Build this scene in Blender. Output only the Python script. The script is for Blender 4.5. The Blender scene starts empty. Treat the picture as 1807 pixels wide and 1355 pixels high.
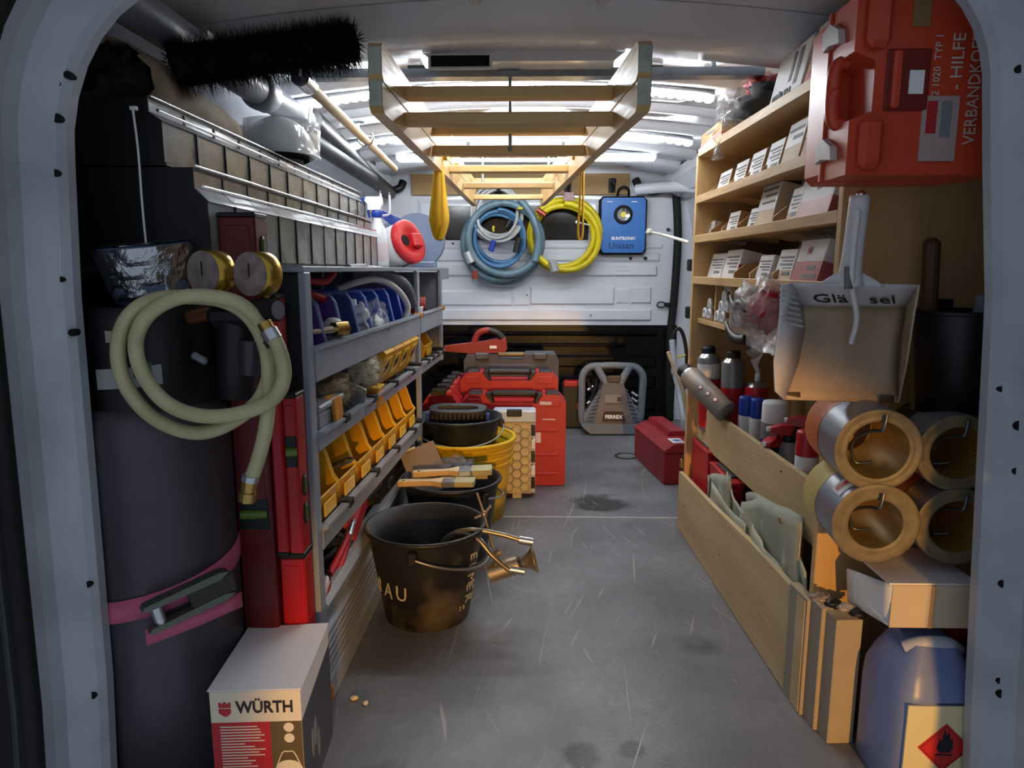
import bpy, math, random
from mathutils import Vector, Matrix, Euler, noise as mnoise
random.seed(7)
SC = bpy.context.scene
COL = SC.collection
PI = math.pi
# ---------------------------------------------------------------- camera, world, light, exposure
FPX, CX, CY, VX, VY, CAMH = 1220., 903.5, 677.5, 930., 475., .84
PHI = math.atan((CY-VY)/FPX); THE = math.atan((VX-CX)/FPX*math.cos(PHI))
cam = bpy.data.objects.new('camera', bpy.data.cameras.new('camera')); COL.objects.link(cam)
cam.data.sensor_width = 36; cam.data.lens = FPX*36/1807; cam.data.clip_start = .02
cam.location = (0, 0, CAMH); cam.rotation_euler = (PI/2-PHI, 0, THE)
SC.camera = cam
W = bpy.data.worlds.new('night'); SC.world = W; W.use_nodes = True
W.node_tree.nodes['Background'].inputs[0].default_value = (.33, .37, .44, 1)
W.node_tree.nodes['Background'].inputs[1].default_value = .90
SC.view_settings.view_transform = 'Standard'; SC.view_settings.look = 'None'
SC.view_settings.exposure = 0.2; SC.view_settings.gamma = 1; SC.view_settings.use_curve_mapping = False
LEDPOW = 60.0
# amber street lamp behind the open rear doors
sp = bpy.data.lights.new('street_lamp_light', 'SPOT'); sp.energy = 380; sp.color = (1, .50, .10)
sp.spot_size = math.radians(20.3); sp.spot_blend = .3; sp.shadow_soft_size = .03
spo = bpy.data.objects.new('street_lamp_light', sp); COL.objects.link(spo)
spo.location = (.45, -2.6, .86)
spo.rotation_euler = (Vector((.19, 1.2, .09))-Vector(spo.location)).to_track_quat('-Z', 'Y').to_euler()

_R = Vector((math.cos(THE), math.sin(THE), 0)); _Fh = Vector((-math.sin(THE), math.cos(THE), 0))
_F = _Fh*math.cos(PHI)-Vector((0, 0, math.sin(PHI))); _U = _Fh*math.sin(PHI)+Vector((0, 0, math.cos(PHI)))
def A(x, y, X=None, Y=None, Z=None):
    """measured photo point -> place in the van, given one known coordinate"""
    d = _F+_R*((x-CX)/FPX)+_U*((CY-y)/FPX)
    t = Y/d.y if Y is not None else (X/d.x if X is not None else (Z-CAMH)/d.z)
    return Vector((0, 0, CAMH))+d*t

# ---------------------------------------------------------------- materials
def lin(h):
    if isinstance(h, str):
        h = [int(h[i:i+2], 16)/255 for i in (0, 2, 4)]
        h = [c/12.92 if c <= .04045 else ((c+.055)/1.055)**2.4 for c in h]
    return (h[0], h[1], h[2], 1)
MATS = {}
def mat(name, col, rough=.5, metal=0, var=0, scale=8, col2=None, bump=0, bscale=60, trans=0, emis=0, stretch=None, alpha=1, spec=.5, thr=(.35, .7), ior=1.45, coat=0):
    if name in MATS: return MATS[name]
    m = bpy.data.materials.new(name); m.use_nodes = True; nt = m.node_tree
    b = nt.nodes['Principled BSDF']; c = lin(col)
    b.inputs['Base Color'].default_value = c; b.inputs['Roughness'].default_value = rough
    b.inputs['Metallic'].default_value = metal; b.inputs['Specular IOR Level'].default_value = spec
    b.inputs['Transmission Weight'].default_value = trans; b.inputs['IOR'].default_value = ior
    b.inputs['Alpha'].default_value = alpha; b.inputs['Coat Weight'].default_value = coat
    if emis:
        b.inputs['Emission Color'].default_value = c; b.inputs['Emission Strength'].default_value = emis
    if var or bump or col2:
        tc = nt.nodes.new('ShaderNodeTexCoord'); src = tc.outputs['Object']
        if stretch:
            mp = nt.nodes.new('ShaderNodeMapping'); mp.inputs['Scale'].default_value = stretch
            nt.links.new(src, mp.inputs[0]); src = mp.outputs[0]
    if var or col2:
        n = nt.nodes.new('ShaderNodeTexNoise'); n.inputs['Scale'].default_value = scale; n.inputs['Detail'].default_value = 5
        nt.links.new(src, n.inputs['Vector'])
        r = nt.nodes.new('ShaderNodeValToRGB'); r.color_ramp.elements[0].position = thr[0]; r.color_ramp.elements[1].position = thr[1]
        c2 = lin(col2) if col2 else tuple(max(0, x*(1-var)) for x in c[:3])+(1,)
        r.color_ramp.elements[0].color = c; r.color_ramp.elements[1].color = c2
        nt.links.new(n.outputs[0], r.inputs[0]); nt.links.new(r.outputs[0], b.inputs['Base Color'])
        rr = nt.nodes.new('ShaderNodeMapRange'); rr.inputs[3].default_value = max(.03, rough-.1); rr.inputs[4].default_value = min(1, rough+.12)
        nt.links.new(n.outputs[0], rr.inputs[0]); nt.links.new(rr.outputs[0], b.inputs['Roughness'])
    if bump:
        n2 = nt.nodes.new('ShaderNodeTexNoise'); n2.inputs['Scale'].default_value = bscale; n2.inputs['Detail'].default_value = 3
        nt.links.new(src, n2.inputs['Vector'])
        bp = nt.nodes.new('ShaderNodeBump'); bp.inputs['Strength'].default_value = bump; bp.inputs['Distance'].default_value = .01
        nt.links.new(n2.outputs[0], bp.inputs['Height']); nt.links.new(bp.outputs[0], b.inputs['Normal'])
    MATS[name] = m
    return m
def wood(name, c1, c2, along='Y', rough=.55, scale=14):
    st = {'X': (.12, 1, 1), 'Y': (1, .12, 1), 'Z': (1, 1, .12)}[along]
    return mat(name, c1, rough, col2=c2, scale=scale, stretch=st, bump=.12, bscale=90, thr=(.3, .75))

# ---------------------------------------------------------------- mesh building
class MB:
    def __init__(s): s.v = []; s.f = []; s.sm = []
    def add(s, vs, fs, sm=False, T=None):
        o = len(s.v)
        s.v += [tuple(T @ Vector(p)) if T is not None else tuple(p) for p in vs]
        s.f += [tuple(i+o for i in f) for f in fs]; s.sm += [sm]*len(fs); return s
    def box(s, c, d, b=0, T=None, rz=0, rx=0, ry=0):
        hx, hy, hz = d[0]/2, d[1]/2, d[2]/2
        L = Matrix.Translation(Vector(c)) @ Euler((rx, ry, rz)).to_matrix().to_4x4()
        if T is not None: L = T @ L
        b = min(b, hx*.9, hy*.9, hz*.9)
        if b <= 0:
            vs = [(x*hx, y*hy, z*hz) for x in (-1, 1) for y in (-1, 1) for z in (-1, 1)]
            return s.add(vs, [(0, 1, 3, 2), (4, 6, 7, 5), (0, 4, 5, 1), (2, 3, 7, 6), (0, 2, 6, 4), (1, 5, 7, 3)], False, L)
        vs = []; ix = {}
        for x in (-1, 1):
            for y in (-1, 1):
                for z in (-1, 1):
                    for a in range(3):
                        p = [x*(hx-b), y*(hy-b), z*(hz-b)]; p[a] = (x*hx, y*hy, z*hz)[a]
                        ix[(x, y, z, a)] = len(vs); vs.append(tuple(p))
        fs = []
        def q(*k): fs.append(tuple(ix[i] for i in k))
        for sg in (-1, 1):
            o = [(-1, -1), (1, -1), (1, 1), (-1, 1)]
            if sg < 0: o = o[::-1]
            q(*[(sg, u, v, 0) for u, v in o]); q(*[(v, sg, u, 1) for u, v in o]); q(*[(u, v, sg, 2) for u, v in o])
        for u in (-1, 1):
            for v in (-1, 1):
                e = [(u, v, -1, 0), (u, v, 1, 0), (u, v, 1, 1), (u, v, -1, 1)]; q(*(e if u*v < 0 else e[::-1]))
                e = [(-1, u, v, 1), (1, u, v, 1), (1, u, v, 2), (-1, u, v, 2)]; q(*(e if u*v < 0 else e[::-1]))
                e = [(u, -1, v, 0), (u, 1, v, 0), (u, 1, v, 2), (u, -1, v, 2)]; q(*(e if u*v > 0 else e[::-1]))
        for x in (-1, 1):
            for y in (-1, 1):
                for z in (-1, 1):
                    t = [(x, y, z, 0), (x, y, z, 1), (x, y, z, 2)]; q(*(t if x*y*z > 0 else t[::-1]))
        return s.add(vs, fs, False, L)
    def bx(s, x0, x1, y0, y1, z0, z1, b=0, T=None):
        return s.box(((x0+x1)/2, (y0+y1)/2, (z0+z1)/2), (abs(x1-x0), abs(y1-y0), abs(z1-z0)), b, T)
    def cyl(s, p0, p1, r0, r1=None, n=20, caps=True, T=None):
        r1 = r0 if r1 is None else r1; p0 = Vector(p0); p1 = Vector(p1)
        q = (p1-p0).to_track_quat('Z', 'Y'); vs = []
        for p, r in ((p0, r0), (p1, r1)):
            for i in range(n):
                a = 2*PI*i/n; vs.append(p+q @ Vector((r*math.cos(a), r*math.sin(a), 0)))
        s.add(vs, [(i, (i+1) % n, n+(i+1) % n, n+i) for i in range(n)], True, T)
        if caps: s.add(vs, [tuple(range(n))[::-1], tuple(range(n, 2*n))], False, T)
        return s
    def lathe(s, prof, n=28, at=(0, 0, 0), T=None, sm=True, sx=1, sy=1):
        vs = []; at = Vector(at)
        for r, z in prof:
            for i in range(n):
                a = 2*PI*i/n; vs.append(at+Vector((r*math.cos(a)*sx, r*math.sin(a)*sy, z)))
        fs = []
        for k in range(len(prof)-1):
            for i in range(n): fs.append((k*n+i, k*n+(i+1) % n, (k+1)*n+(i+1) % n, (k+1)*n+i))
        s.add(vs, fs, sm, T)
        return s
    def disc(s, c, r, n=28, T=None, z=0):
        return s.add([(c[0]+r*math.cos(2*PI*i/n), c[1]+r*math.sin(2*PI*i/n), c[2]) for i in range(n)], [tuple(range(n))], False, T)
    def tube(s, pts, r, n=10, closed=False, T=None, caps=True, rr=None):
        pts = [Vector(p) for p in pts]; m = len(pts); vs = []; up = None
        for i, p in enumerate(pts):
            a = pts[(i-1) % m] if (closed or i > 0) else p; b = pts[(i+1) % m] if (closed or i < m-1) else p
            t = (b-a).normalized()
            if up is None: up = t.orthogonal().normalized()
            up = (up-t*up.dot(t)); up = up.normalized() if up.length > 1e-6 else t.orthogonal().normalized()
            w = t.cross(up); R = rr[i] if rr else r
            for k in range(n):
                an = 2*PI*k/n; vs.append(p+(up*math.cos(an)+w*math.sin(an))*R)
        fs = []
        for i in range(m if closed else m-1):
            j = (i+1) % m
            for k in range(n): fs.append((i*n+k, i*n+(k+1) % n, j*n+(k+1) % n, j*n+k))
        s.add(vs, fs, True, T)
        if caps and not closed: s.add(vs, [tuple(range(n))[::-1], tuple(range((m-1)*n, m*n))], False, T)
        return s
    def ribbon(s, pts, wv, th, T=None, sm=True):
        """flat strap along pts; wv = width vector, th = thickness"""
        pts = [Vector(p) for p in pts]; m = len(pts); vs = []
        for i, p in enumerate(pts):
            w = Vector(wv[i] if isinstance(wv, list) else wv)/2
            t = (pts[min(i+1, m-1)]-pts[max(i-1, 0)]).normalized(); nn = t.cross(w).normalized()*th/2
            vs += [p-w-nn, p+w-nn, p+w+nn, p-w+nn]
        fs = []
        for i in range(m-1):
            for k in range(4): fs.append((i*4+k, i*4+(k+1) % 4, i*4+4+(k+1) % 4, i*4+4+k))
        fs += [(3, 2, 1, 0), (m*4-4, m*4-3, m*4-2, m*4-1)]
        return s.add(vs, fs, sm, T)
    def prism(s, poly, d0, d1, ax='y', T=None, sm=False):
        """poly in the two other axes (x,z for 'y'; y,z for 'x'; x,y for 'z')"""
        n = len(poly)
        def P(u, v, w): return {'y': (u, w, v), 'x': (w, u, v), 'z': (u, v, w)}[ax]
        vs = [P(u, v, d0) for u, v in poly]+[P(u, v, d1) for u, v in poly]
        ar = sum(poly[i][0]*poly[(i+1) % n][1]-poly[(i+1) % n][0]*poly[i][1] for i in range(n))
        fl = (ar > 0) == (ax == 'y')
        if d1 < d0: fl = not fl
        c0 = tuple(range(n)); c1 = tuple(range(n, 2*n))
        fs = [(i, (i+1) % n, n+(i+1) % n, n+i) for i in range(n)]
        if fl: fs = [f[::-1] for f in fs]
        s.add(vs, fs, sm, T)
        s.add(vs, [c0 if fl else c0[::-1], c1[::-1] if fl else c1], False, T)
        return s
    def sphere(s, c, r, n=16, m=10, T=None, sc=(1, 1, 1)):
        vs = []; c = Vector(c)
        for j in range(m+1):
            b = PI*j/m-PI/2
            for i in range(n):
                a = 2*PI*i/n; vs.append(c+Vector((r*sc[0]*math.cos(a)*math.cos(b), r*sc[1]*math.sin(a)*math.cos(b), r*sc[2]*math.sin(b))))
        return s.add(vs, [(j*n+i, j*n+(i+1) % n, (j+1)*n+(i+1) % n, (j+1)*n+i) for j in range(m) for i in range(n)], True, T)
    def grid(s, fn, nu, nv, sm=True, T=None, closeu=False):
        vs = [fn(u/(nu if closeu else nu), v/nv) for v in range(nv+1) for u in range(nu+(0 if closeu else 1))]
        w = nu if closeu else nu+1; fs = []
        for v in range(nv):
            for u in range(nu):
                fs.append((v*w+u, v*w+(u+1) % w, (v+1)*w+(u+1) % w, (v+1)*w+u))
        return s.add(vs, fs, sm, T)
    def mesh(s, name):
        me = bpy.data.meshes.new(name); me.from_pydata(s.v, [], s.f); me.validate()
        if len(me.polygons) == len(s.sm): me.polygons.foreach_set('use_smooth', s.sm)
        me.update(); return me
def crv(pts, n=8, closed=False):
    """Catmull-Rom through pts"""
    pts = [Vector(p) for p in pts]; m = len(pts); out = []
    for i in range(m if closed else m-1):
        g = lambda k: pts[k % m] if closed else pts[max(0, min(m-1, k))]
        a, b, c, d = g(i-1), g(i), g(i+1), g(i+2)
        for k in range(n):
            t = k/n; out.append(.5*((2*b)+(c-a)*t+(2*a-5*b+4*c-d)*t*t+(3*b-a-3*c+d)*t**3))
    if not closed: out.append(pts[-1])
    return out
def obj(name, mb, m, parent=None, loc=None, solid=0, sub=0, kind=None, rz=0):
    me = mb if isinstance(mb, bpy.types.Mesh) else mb.mesh(name)
    o = bpy.data.objects.new(name, me); COL.objects.link(o)
    if m is not None and not len(me.materials): me.materials.append(m)
    if parent: o.parent = parent
    if loc is not None: o.location = loc
    if rz: o.rotation_euler = (0, 0, rz)
    if solid:
        md = o.modifiers.new('t', 'SOLIDIFY'); md.thickness = solid; md.offset = 0
    if sub:
        md = o.modifiers.new('s', 'SUBSURF'); md.levels = sub; md.render_levels = sub
    if kind: o['kind'] = kind
    return o
def part(root, name, mb, m, world=True, **k):
    """child of root; mesh given in world coordinates unless world=False"""
    if world and root.parent is None: mb.v = [tuple(root.matrix_basis.inverted() @ Vector(p)) for p in mb.v]
    elif world:
        Mx = root.parent.matrix_basis @ root.matrix_basis; mb.v = [tuple(Mx.inverted() @ Vector(p)) for p in mb.v]
    return obj(name, mb, m, root, **k)
def tag(o, label, cat, group=None):
    o['label'] = label; o['category'] = cat
    if group: o['group'] = group
    return o
def thing(name, label, cat, loc=(0, 0, 0), rz=0, group=None, rot=None):
    o = bpy.data.objects.new(name, None); COL.objects.link(o); o.empty_display_size = .03
    o.location = loc; o.rotation_euler = rot if rot else (0, 0, rz)
    return tag(o, label, cat, group)
def struct(name, mb, m, parent=None, **k):
    o = obj(name, mb, m, parent, **k)
    if parent is None: o['kind'] = 'structure'
    return o
def dup(root, loc, rz=None, label=None, group=None):
    r = root.copy(); COL.objects.link(r); r.location = loc
    if rz is not None: r.rotation_euler = (0, 0, rz)
    if label: r['label'] = label
    if group: r['group'] = group
    for ch in list(root.children):
        c = ch.copy(); COL.objects.link(c); c.parent = r
        for g in ch.children:
            d = g.copy(); COL.objects.link(d); d.parent = c
    return r
def text(root, s, size, org, right, up, m, name='lettering', th=.0006, align='LEFT', world=True, sx=1, bold=0):
    cu = bpy.data.curves.new('t', 'FONT'); cu.body = s; cu.size = size; cu.extrude = th; cu.align_x = align; cu.resolution_u = 2; cu.offset = bold
    to = bpy.data.objects.new('t', cu); me = bpy.data.meshes.new_from_object(to)
    bpy.data.objects.remove(to); bpy.data.curves.remove(cu)
    r = Vector(right).normalized(); u = Vector(up).normalized(); n = r.cross(u)
    T = Matrix(((r.x*sx, u.x, n.x, org[0]), (r.y*sx, u.y, n.y, org[1]), (r.z*sx, u.z, n.z, org[2]), (0, 0, 0, 1)))
    if world:
        Mx = root.matrix_basis if root.parent is None else root.parent.matrix_basis @ root.matrix_basis
        T = Mx.inverted() @ T
    me.transform(T); me.materials.clear(); me.name = name
    return obj(name, me, m, root)
# ---------------------------------------------------------------- shared materials
white_metal = mat('white_van_paint', 'D2D6DE', .30, var=.08, scale=5, coat=.3)
jamb_paint = mat('scuffed_jamb_paint', 'A6ACB3', .4, col2='80868D', scale=7, thr=(.45, .9))
black_paint = mat('black_satin_paint', '0E0E11', .26, var=.3, scale=6, spec=.25)
black_pl = mat('black_plastic', '121316', .45, var=.25, scale=10)
dark_pl = mat('dark_grey_plastic', '26282C', .5, var=.2, scale=10)
rubber = mat('rubber', '0B0B0C', .7, var=.3)
galv = mat('galvanised_steel', '8E949B', .38, .75, var=.25, scale=25)
steel = mat('bright_steel', 'C2C6CB', .25, .9, var=.15, scale=30)
chrome = mat('chrome', 'D8DADD', .12, 1)
brass = mat('brass', 'B79A55', .3, .9, var=.2, scale=40)
paperw = mat('white_paper', 'E3E3E6', .7, var=.05)
ink = mat('black_ink', '17171B', .6, var=.1)
inkg = mat('grey_ink', '74777C', .7, var=.1)
redp = mat('red_print', 'B5202A', .5, var=.08)
whitep = mat('white_print', 'E8E8E8', .5, var=.05)
hole_m = mat('dark_hole', '050506', .9, var=.1)
# floor: worn dark phenolic ply
def floor_mat():
    m = bpy.data.materials.new('worn_floor_ply'); m.use_nodes = True; nt = m.node_tree; b = nt.nodes['Principled BSDF']
    N = nt.nodes.new; L = nt.links.new
    tc = N('ShaderNodeTexCoord')
    def nz(scale, st=None, rot=0, det=6):
        mp = N('ShaderNodeMapping'); L(tc.outputs['Object'], mp.inputs[0])
        if st: mp.inputs['Scale'].default_value = st
        if rot:
            m2 = N('ShaderNodeMapping'); L(tc.outputs['Object'], m2.inputs[0]); m2.inputs['Rotation'].default_value = (0, 0, rot); L(m2.outputs[0], mp.inputs[0])
        n = N('ShaderNodeTexNoise'); n.inputs['Scale'].default_value = scale; n.inputs['Detail'].default_value = det; L(mp.outputs[0], n.inputs['Vector']); return n.outputs[0]
    def ramp(s, a, b_, c0=(0, 0, 0, 1), c1=(1, 1, 1, 1)):
        r = N('ShaderNodeValToRGB'); r.color_ramp.elements[0].position = a; r.color_ramp.elements[1].position = b_
        r.color_ramp.elements[0].color = c0; r.color_ramp.elements[1].color = c1; L(s, r.inputs[0]); return r.outputs[0]
    def mix(f, a, c):
        x = N('ShaderNodeMix'); x.data_type = 'RGBA'
        L(f, x.inputs[0])
        if isinstance(a, tuple): x.inputs[6].default_value = a
        else: L(a, x.inputs[6])
        x.inputs[7].default_value = c; return x.outputs[2]
    base = ramp(nz(4.5), .3, .7, lin('505257'), lin('7A7D83'))
    fine = ramp(nz(40), .4, .75); base = mix(fine, base, lin('626469'))
    st = ramp(nz(3.2, (1, .8, 1), .6), .62, .72); base = mix(st, base, lin('2C2D31'))
    for k, (rot, stx) in enumerate([(.22, (60, .7, 1)), (-.16, (70, .8, 1)), (.45, (55, .6, 1)), (.05, (90, 1.1, 1))]):
        sc = ramp(nz(1.0, stx, rot, 2), .735, .75); base = mix(sc, base, lin('908F8A'))
    def spot(x, y, r, k, c, base):
        vm = N('ShaderNodeVectorMath'); vm.operation = 'DISTANCE'; L(tc.outputs['Object'], vm.inputs[0]); vm.inputs[1].default_value = (x, y, 0)
        ad = N('ShaderNodeMath'); ad.operation = 'MULTIPLY_ADD'; L(nz(k), ad.inputs[0]); ad.inputs[1].default_value = r*2.2; L(vm.outputs['Value'], ad.inputs[2])
        return mix(ramp(ad.outputs[0], r*1.55, r*1.9, (1, 1, 1, 1), (0, 0, 0, 1)), base, lin(c))
    for x, y, r, c in ((.27, 2.42, .13, '2A2B2D'), (.10, 1.09, .05, '2B2C2F'), (.19, 1.11, .03, '35353A')): base = spot(x, y, r, 9, c, base)
    for k, (rot, stx) in enumerate([(.34, (45, 1.3, 1)), (-.24, (38, 1.6, 1)), (.12, (60, 1.0, 1)), (-.42, (40, 1.2, 1))]):
        sc = ramp(nz(1.7, stx, rot, 3), .69, .73); base = mix(sc, base, lin('94938D'))
    L(base, b.inputs['Base Color'])
    r = N('ShaderNodeMapRange'); r.inputs[3].default_value = .28; r.inputs[4].default_value = .62; L(nz(7), r.inputs[0]); L(r.outputs[0], b.inputs['Roughness'])
    bp = N('ShaderNodeBump'); bp.inputs['Strength'].default_value = .15; bp.inputs['Distance'].default_value = .004; L(nz(120), bp.inputs['Height']); L(bp.outputs[0], b.inputs['Normal'])
    return m
floorm = floor_mat()
# ---------------------------------------------------------------- the van body
YB = 3.85; YD = .95
fl = struct('floor', MB().bx(-.92, .92, .9, YB, -.03, 0), floorm)
struct('trim_1', MB().box((.1, 2.272, .0006), (1.0, .006, .0016)), mat('alu_seam', 'B9BBBD', .5, .3, var=.2))
ring = MB(); c = A(1105, 805, Z=0)
ring.lathe([(.052, 0), (.052, .003), (.044, .0035), (.042, .0005)], 28, c)
o = part(fl, 'lashing_recess', ring, black_pl)
o = part(fl, 'recess_cover', MB().cyl(c, c+Vector((0, 0, .0012)), .042), floorm)
def side_wall(name, s):
    prof = [(0, .90), (.35, .93), (.75, .93), (1.0, .90), (1.2, .86), (1.28, .83), (1.34, .77)]
    mb = MB(); n = len(prof); vs = []
    for y in (.9, YB):
        for z, x in prof: vs.append((s*x, y, z))
        for z, x in prof[::-1]: vs.append((s*(x+.03), y, z+.005))
    k = 2*n; fs = [(i, (i+1) % k, k+(i+1) % k, k+i) for i in range(k)]
    fs += [tuple(range(k)), tuple(range(k, 2*k))]
    mb.add(vs, fs); w = struct(name, mb, white_metal)
    for y in (1.55, 2.15, 2.75, 3.3):
        r = MB(); r.grid(lambda u, v: (lambda t: (s*(t[1]-.035*(0 if v in (0, 1) else 1)), y+(-.06, -.04, .04, .06)[round(v*3)], t[0]))(prof[round(u*6)]), 6, 3, False)
        obj('rib', r, white_metal, w)
    # roof side rail
    rl = MB(); rl.prism([(s*.85, 1.21), (s*.79, 1.225), (s*.735, 1.285), (s*.73, 1.33), (s*.80, 1.335)], .98, YB-.02, 'y')
    obj('side_rail', rl, white_metal, w)
    return w
wl = side_wall('wall_left', -1); wr = side_wall('wall_right', 1)
# roof: gently arched sheet with pressed bows
def roofz(x): return 1.400-.05*(x/.7)**2
cm = MB(); cm.grid(lambda u, v: (-.8+1.6*u, .9+(YB-.9)*v, roofz(-.8+1.6*u)), 14, 4)
cm.grid(lambda u, v: (-.8+1.6*u, .9+(YB-.9)*(1-v), roofz(-.8+1.6*u)+.02), 14, 4)
ce = struct('ceiling', cm, white_metal)
def bow(y, w, h, name='roof_bow', m=white_metal):
    pr = [(-w/2-.02, 0), (-w/2, h*.6), (-w/2+.012, h), (w/2-.012, h), (w/2, h*.6), (w/2+.02, 0)]
    mb = MB(); mb.grid(lambda u, v: (-.73+1.46*u, y+pr[round(v*5)][0], roofz(-.73+1.46*u)-pr[round(v*5)][1]-.001), 16, 5, True)
    o = obj(name, mb, m, ce); return o
bow(1.66, .17, .06); bow(2.10, .13, .03); bow(2.45, .05, .02); bow(2.74, .12, .03); bow(3.18, .10, .025); bow(3.55, .2, .03)
# near roof liner panel ribs, slots and pressings
for x in (-.11, .155):
    rb = MB(); rb.prism([(x-.018, roofz(x)-.001), (x-.008, roofz(x)-.016), (x+.008, roofz(x)-.016), (x+.018, roofz(x)-.001)], 1.0, 1.55, 'y'); obj('roof_rib', rb, white_metal, ce)
hd = MB()
hd.prism([(-.26, 1.345), (-.22, 1.315), (.2, 1.315), (.24, 1.345)], 1.70, 1.86, 'y'); obj('roof_box_section', hd, white_metal, ce)
sl = MB(); p = A(812, 108, Y=1.698); sl.bx(p.x-.068, p.x+.068, 1.695, 1.699, p.z-.012, p.z+.012); obj('slot', sl, hole_m, ce)
fr = MB(); fr.bx(p.x-.075, p.x+.075, 1.6965, 1.6995, p.z-.018, p.z+.018, .001); obj('slot_frame', fr, white_metal, ce)
for x, y in ((-.3, 1.985), (.34, 1.99), (-.33, 2.33), (.31, 2.36), (-.24, 1.48), (.37, 1.48), (.5, 2.0), (-.5, 2.55)):
    mb = MB(); mb.box((x, y, roofz(x)-.012), (.05, .012, .012), .002); obj('roof_slot', mb, dark_pl, ce)
for y in (2.32, 2.58, 2.95, 3.35):     # pressed swages with rounded ends between the bows
    for x0, x1 in ((-.52, -.12), (.12, .52)):
        mb = MB(); mb.grid(lambda u, v: (x0+(x1-x0)*u, y-.05+.1*v, roofz(x0+(x1-x0)*u)-.001-.012*min(1, 3*math.sin(PI*u))*math.sin(PI*v)**.6), 10, 6); obj('swage', mb, white_metal, ce)
# bulkhead
bw = struct('wall_back', MB().bx(-.92, .92, YB, YB+.04, 0, 1.40), white_metal)
def rib(x0, x1, z0, z1, d=.014, m=white_metal, name='pressed_rib', s=.01, yo=0):
    mb = MB(); y = YB-yo
    vs = [(x0, y, z0), (x1, y, z0), (x1, y, z1), (x0, y, z1), (x0+s, y-d, z0+s), (x1-s, y-d, z0+s), (x1-s, y-d, z1-s), (x0+s, y-d, z1-s)]
    mb.add(vs, [(4, 5, 6, 7), (0, 1, 5, 4), (1, 2, 6, 5), (2, 3, 7, 6), (3, 0, 4, 7)]); return obj(name, mb, m, bw)
def bk(px, py): return A(px, py, Y=YB)
lo = MB(); lo.bx(-.92, .83, YB-.012, YB, 0, .535, .003); obj('lower_panel', lo, black_paint, bw)
for (a, b2, z0, z1, d) in ((-.5, .72, .475, .50, .02), (-.5, .55, .415, .435, .02), (-.55, .72, .30, .37, .03), (-.5, .72, .18, .25, .024), (-.5, .72, .05, .12, .02)):
    rib(a, b2, z0, z1, d, black_paint, 'black_rib', .012, .012)
for (x0, y0, x1, y1, d) in ((775, 545, 1150, 566, .016), (770, 512, 905, 540, .012), (905, 520, 935, 540, .007), (935, 505, 1085, 538, .014), (1085, 508, 1112, 536, .006), (1112, 505, 1150, 536, .014),
                            (770, 468, 1160, 488, .016), (765, 445, 1165, 462, .012), (775, 430, 1170, 440, .008), (1085, 474, 1115, 481, .02)):
    p0 = bk(x0, y1); p1 = bk(x1, y0); rib(p0.x, p1.x, p0.z, p1.z, d)
# bulkhead window: dark glazing in a pressed frame
wf = rib(bk(738, 430).x, bk(1065, 350).x, bk(750, 432).z, bk(750, 352).z, .006, white_metal, 'window_surround', .02)
gl = MB(); gl.bx(bk(752, 0).x, bk(1045, 0).x, YB-.011, YB-.005, bk(752, 424).z, bk(752, 364).z, .004)
w1 = struct('window_1', gl, mat('tinted_glass', '16130F', .12, col2='2A2117', scale=3))
for (px, py, r) in ((1112, 456, .009), (1138, 456, .010), (1042, 556, .004), (930, 520, .004), (800, 430, .006), (1178, 405, .008)):
    p = bk(px, py); mb = MB(); mb.cyl((p.x, YB-.022, p.z), (p.x, YB-.004, p.z), r, n=12); obj('rivet', mb, black_pl, bw)
# latch clip on the right
p = bk(1166, 537); mb = MB(); mb.tube(crv([p+Vector((-.02, -.02, -.012)), p+Vector((.012, -.02, -.014)), p+Vector((.016, -.02, .01)), p+Vector((-.016, -.02, .012))], 4, True), .004, 8, True)
mb.bx(p.x+.02, p.x+.05, YB-.03, YB-.01, p.z-.01, p.z+.01, .002); obj('latch_clip', mb, black_pl, bw)
# wooden mounting board above
bd = MB(); p0 = bk(728, 345); p1 = bk(1110, 307); bd.bx(p0.x, p1.x, YB-.028, YB-.001, p0.z, p1.z, .002)
board = struct('trim_2', bd, wood('spruce_board', 'A98A5C', '8A6B40', 'X'))
# black curved seal on the right and corner bits
def polytube(name, pts, r, m, parent, n=8): return part(parent, name, MB().tube(crv(pts, 6), r, n), m) if False else obj(name, MB().tube(crv(pts, 6), r, n), m, parent)
polytube('door_seal', [bk(1192, 345)+Vector((0, -.02, 0)), bk(1194, 420)+Vector((0, -.03, 0)), bk(1188, 520)+Vector((0, -.03, 0)), bk(1180, 600)+Vector((0, -.03, 0)), bk(1178, 690)+Vector((0, -.03, 0)), bk(1180, 735)+Vector((0, -.03, 0))], .022, rubber, wr)
polytube('grab_bar', [(.9, 3.2, 1.10), (.84, 3.45, 1.22), (.72, 3.7, 1.26), (.58, 3.8, 1.255)], .03, white_metal, wr)
polytube('grab_handle', [bk(1120, 318)+Vector((0, -.03, 0)), bk(1128, 334)+Vector((0, -.05, 0)), bk(1148, 340)+Vector((0, -.05, 0)), bk(1165, 336)+Vector((0, -.03, 0))], .022, black_pl, wr)
polytube('grab_handle', [bk(713, 322)+Vector((0, -.03, 0)), bk(708, 334)+Vector((0, -.05, 0)), bk(690, 338)+Vector((0, -.05, 0)), bk(660, 332)+Vector((0, -.05, 0))], .022, black_pl, wl)
polytube('cable_sleeve', [(-.66, 2.2, 1.29), (-.68, 2.7, 1.27), (-.70, 3.1, 1.25), (-.72, 3.5, 1.245), (-.73, 3.78, 1.24)], .035, black_pl, wl)
for z in (.62, .86): part(wr, 'seal_clip', MB().box((.84, 3.6, z), (.04, .05, .06), .006), black_pl)
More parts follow.
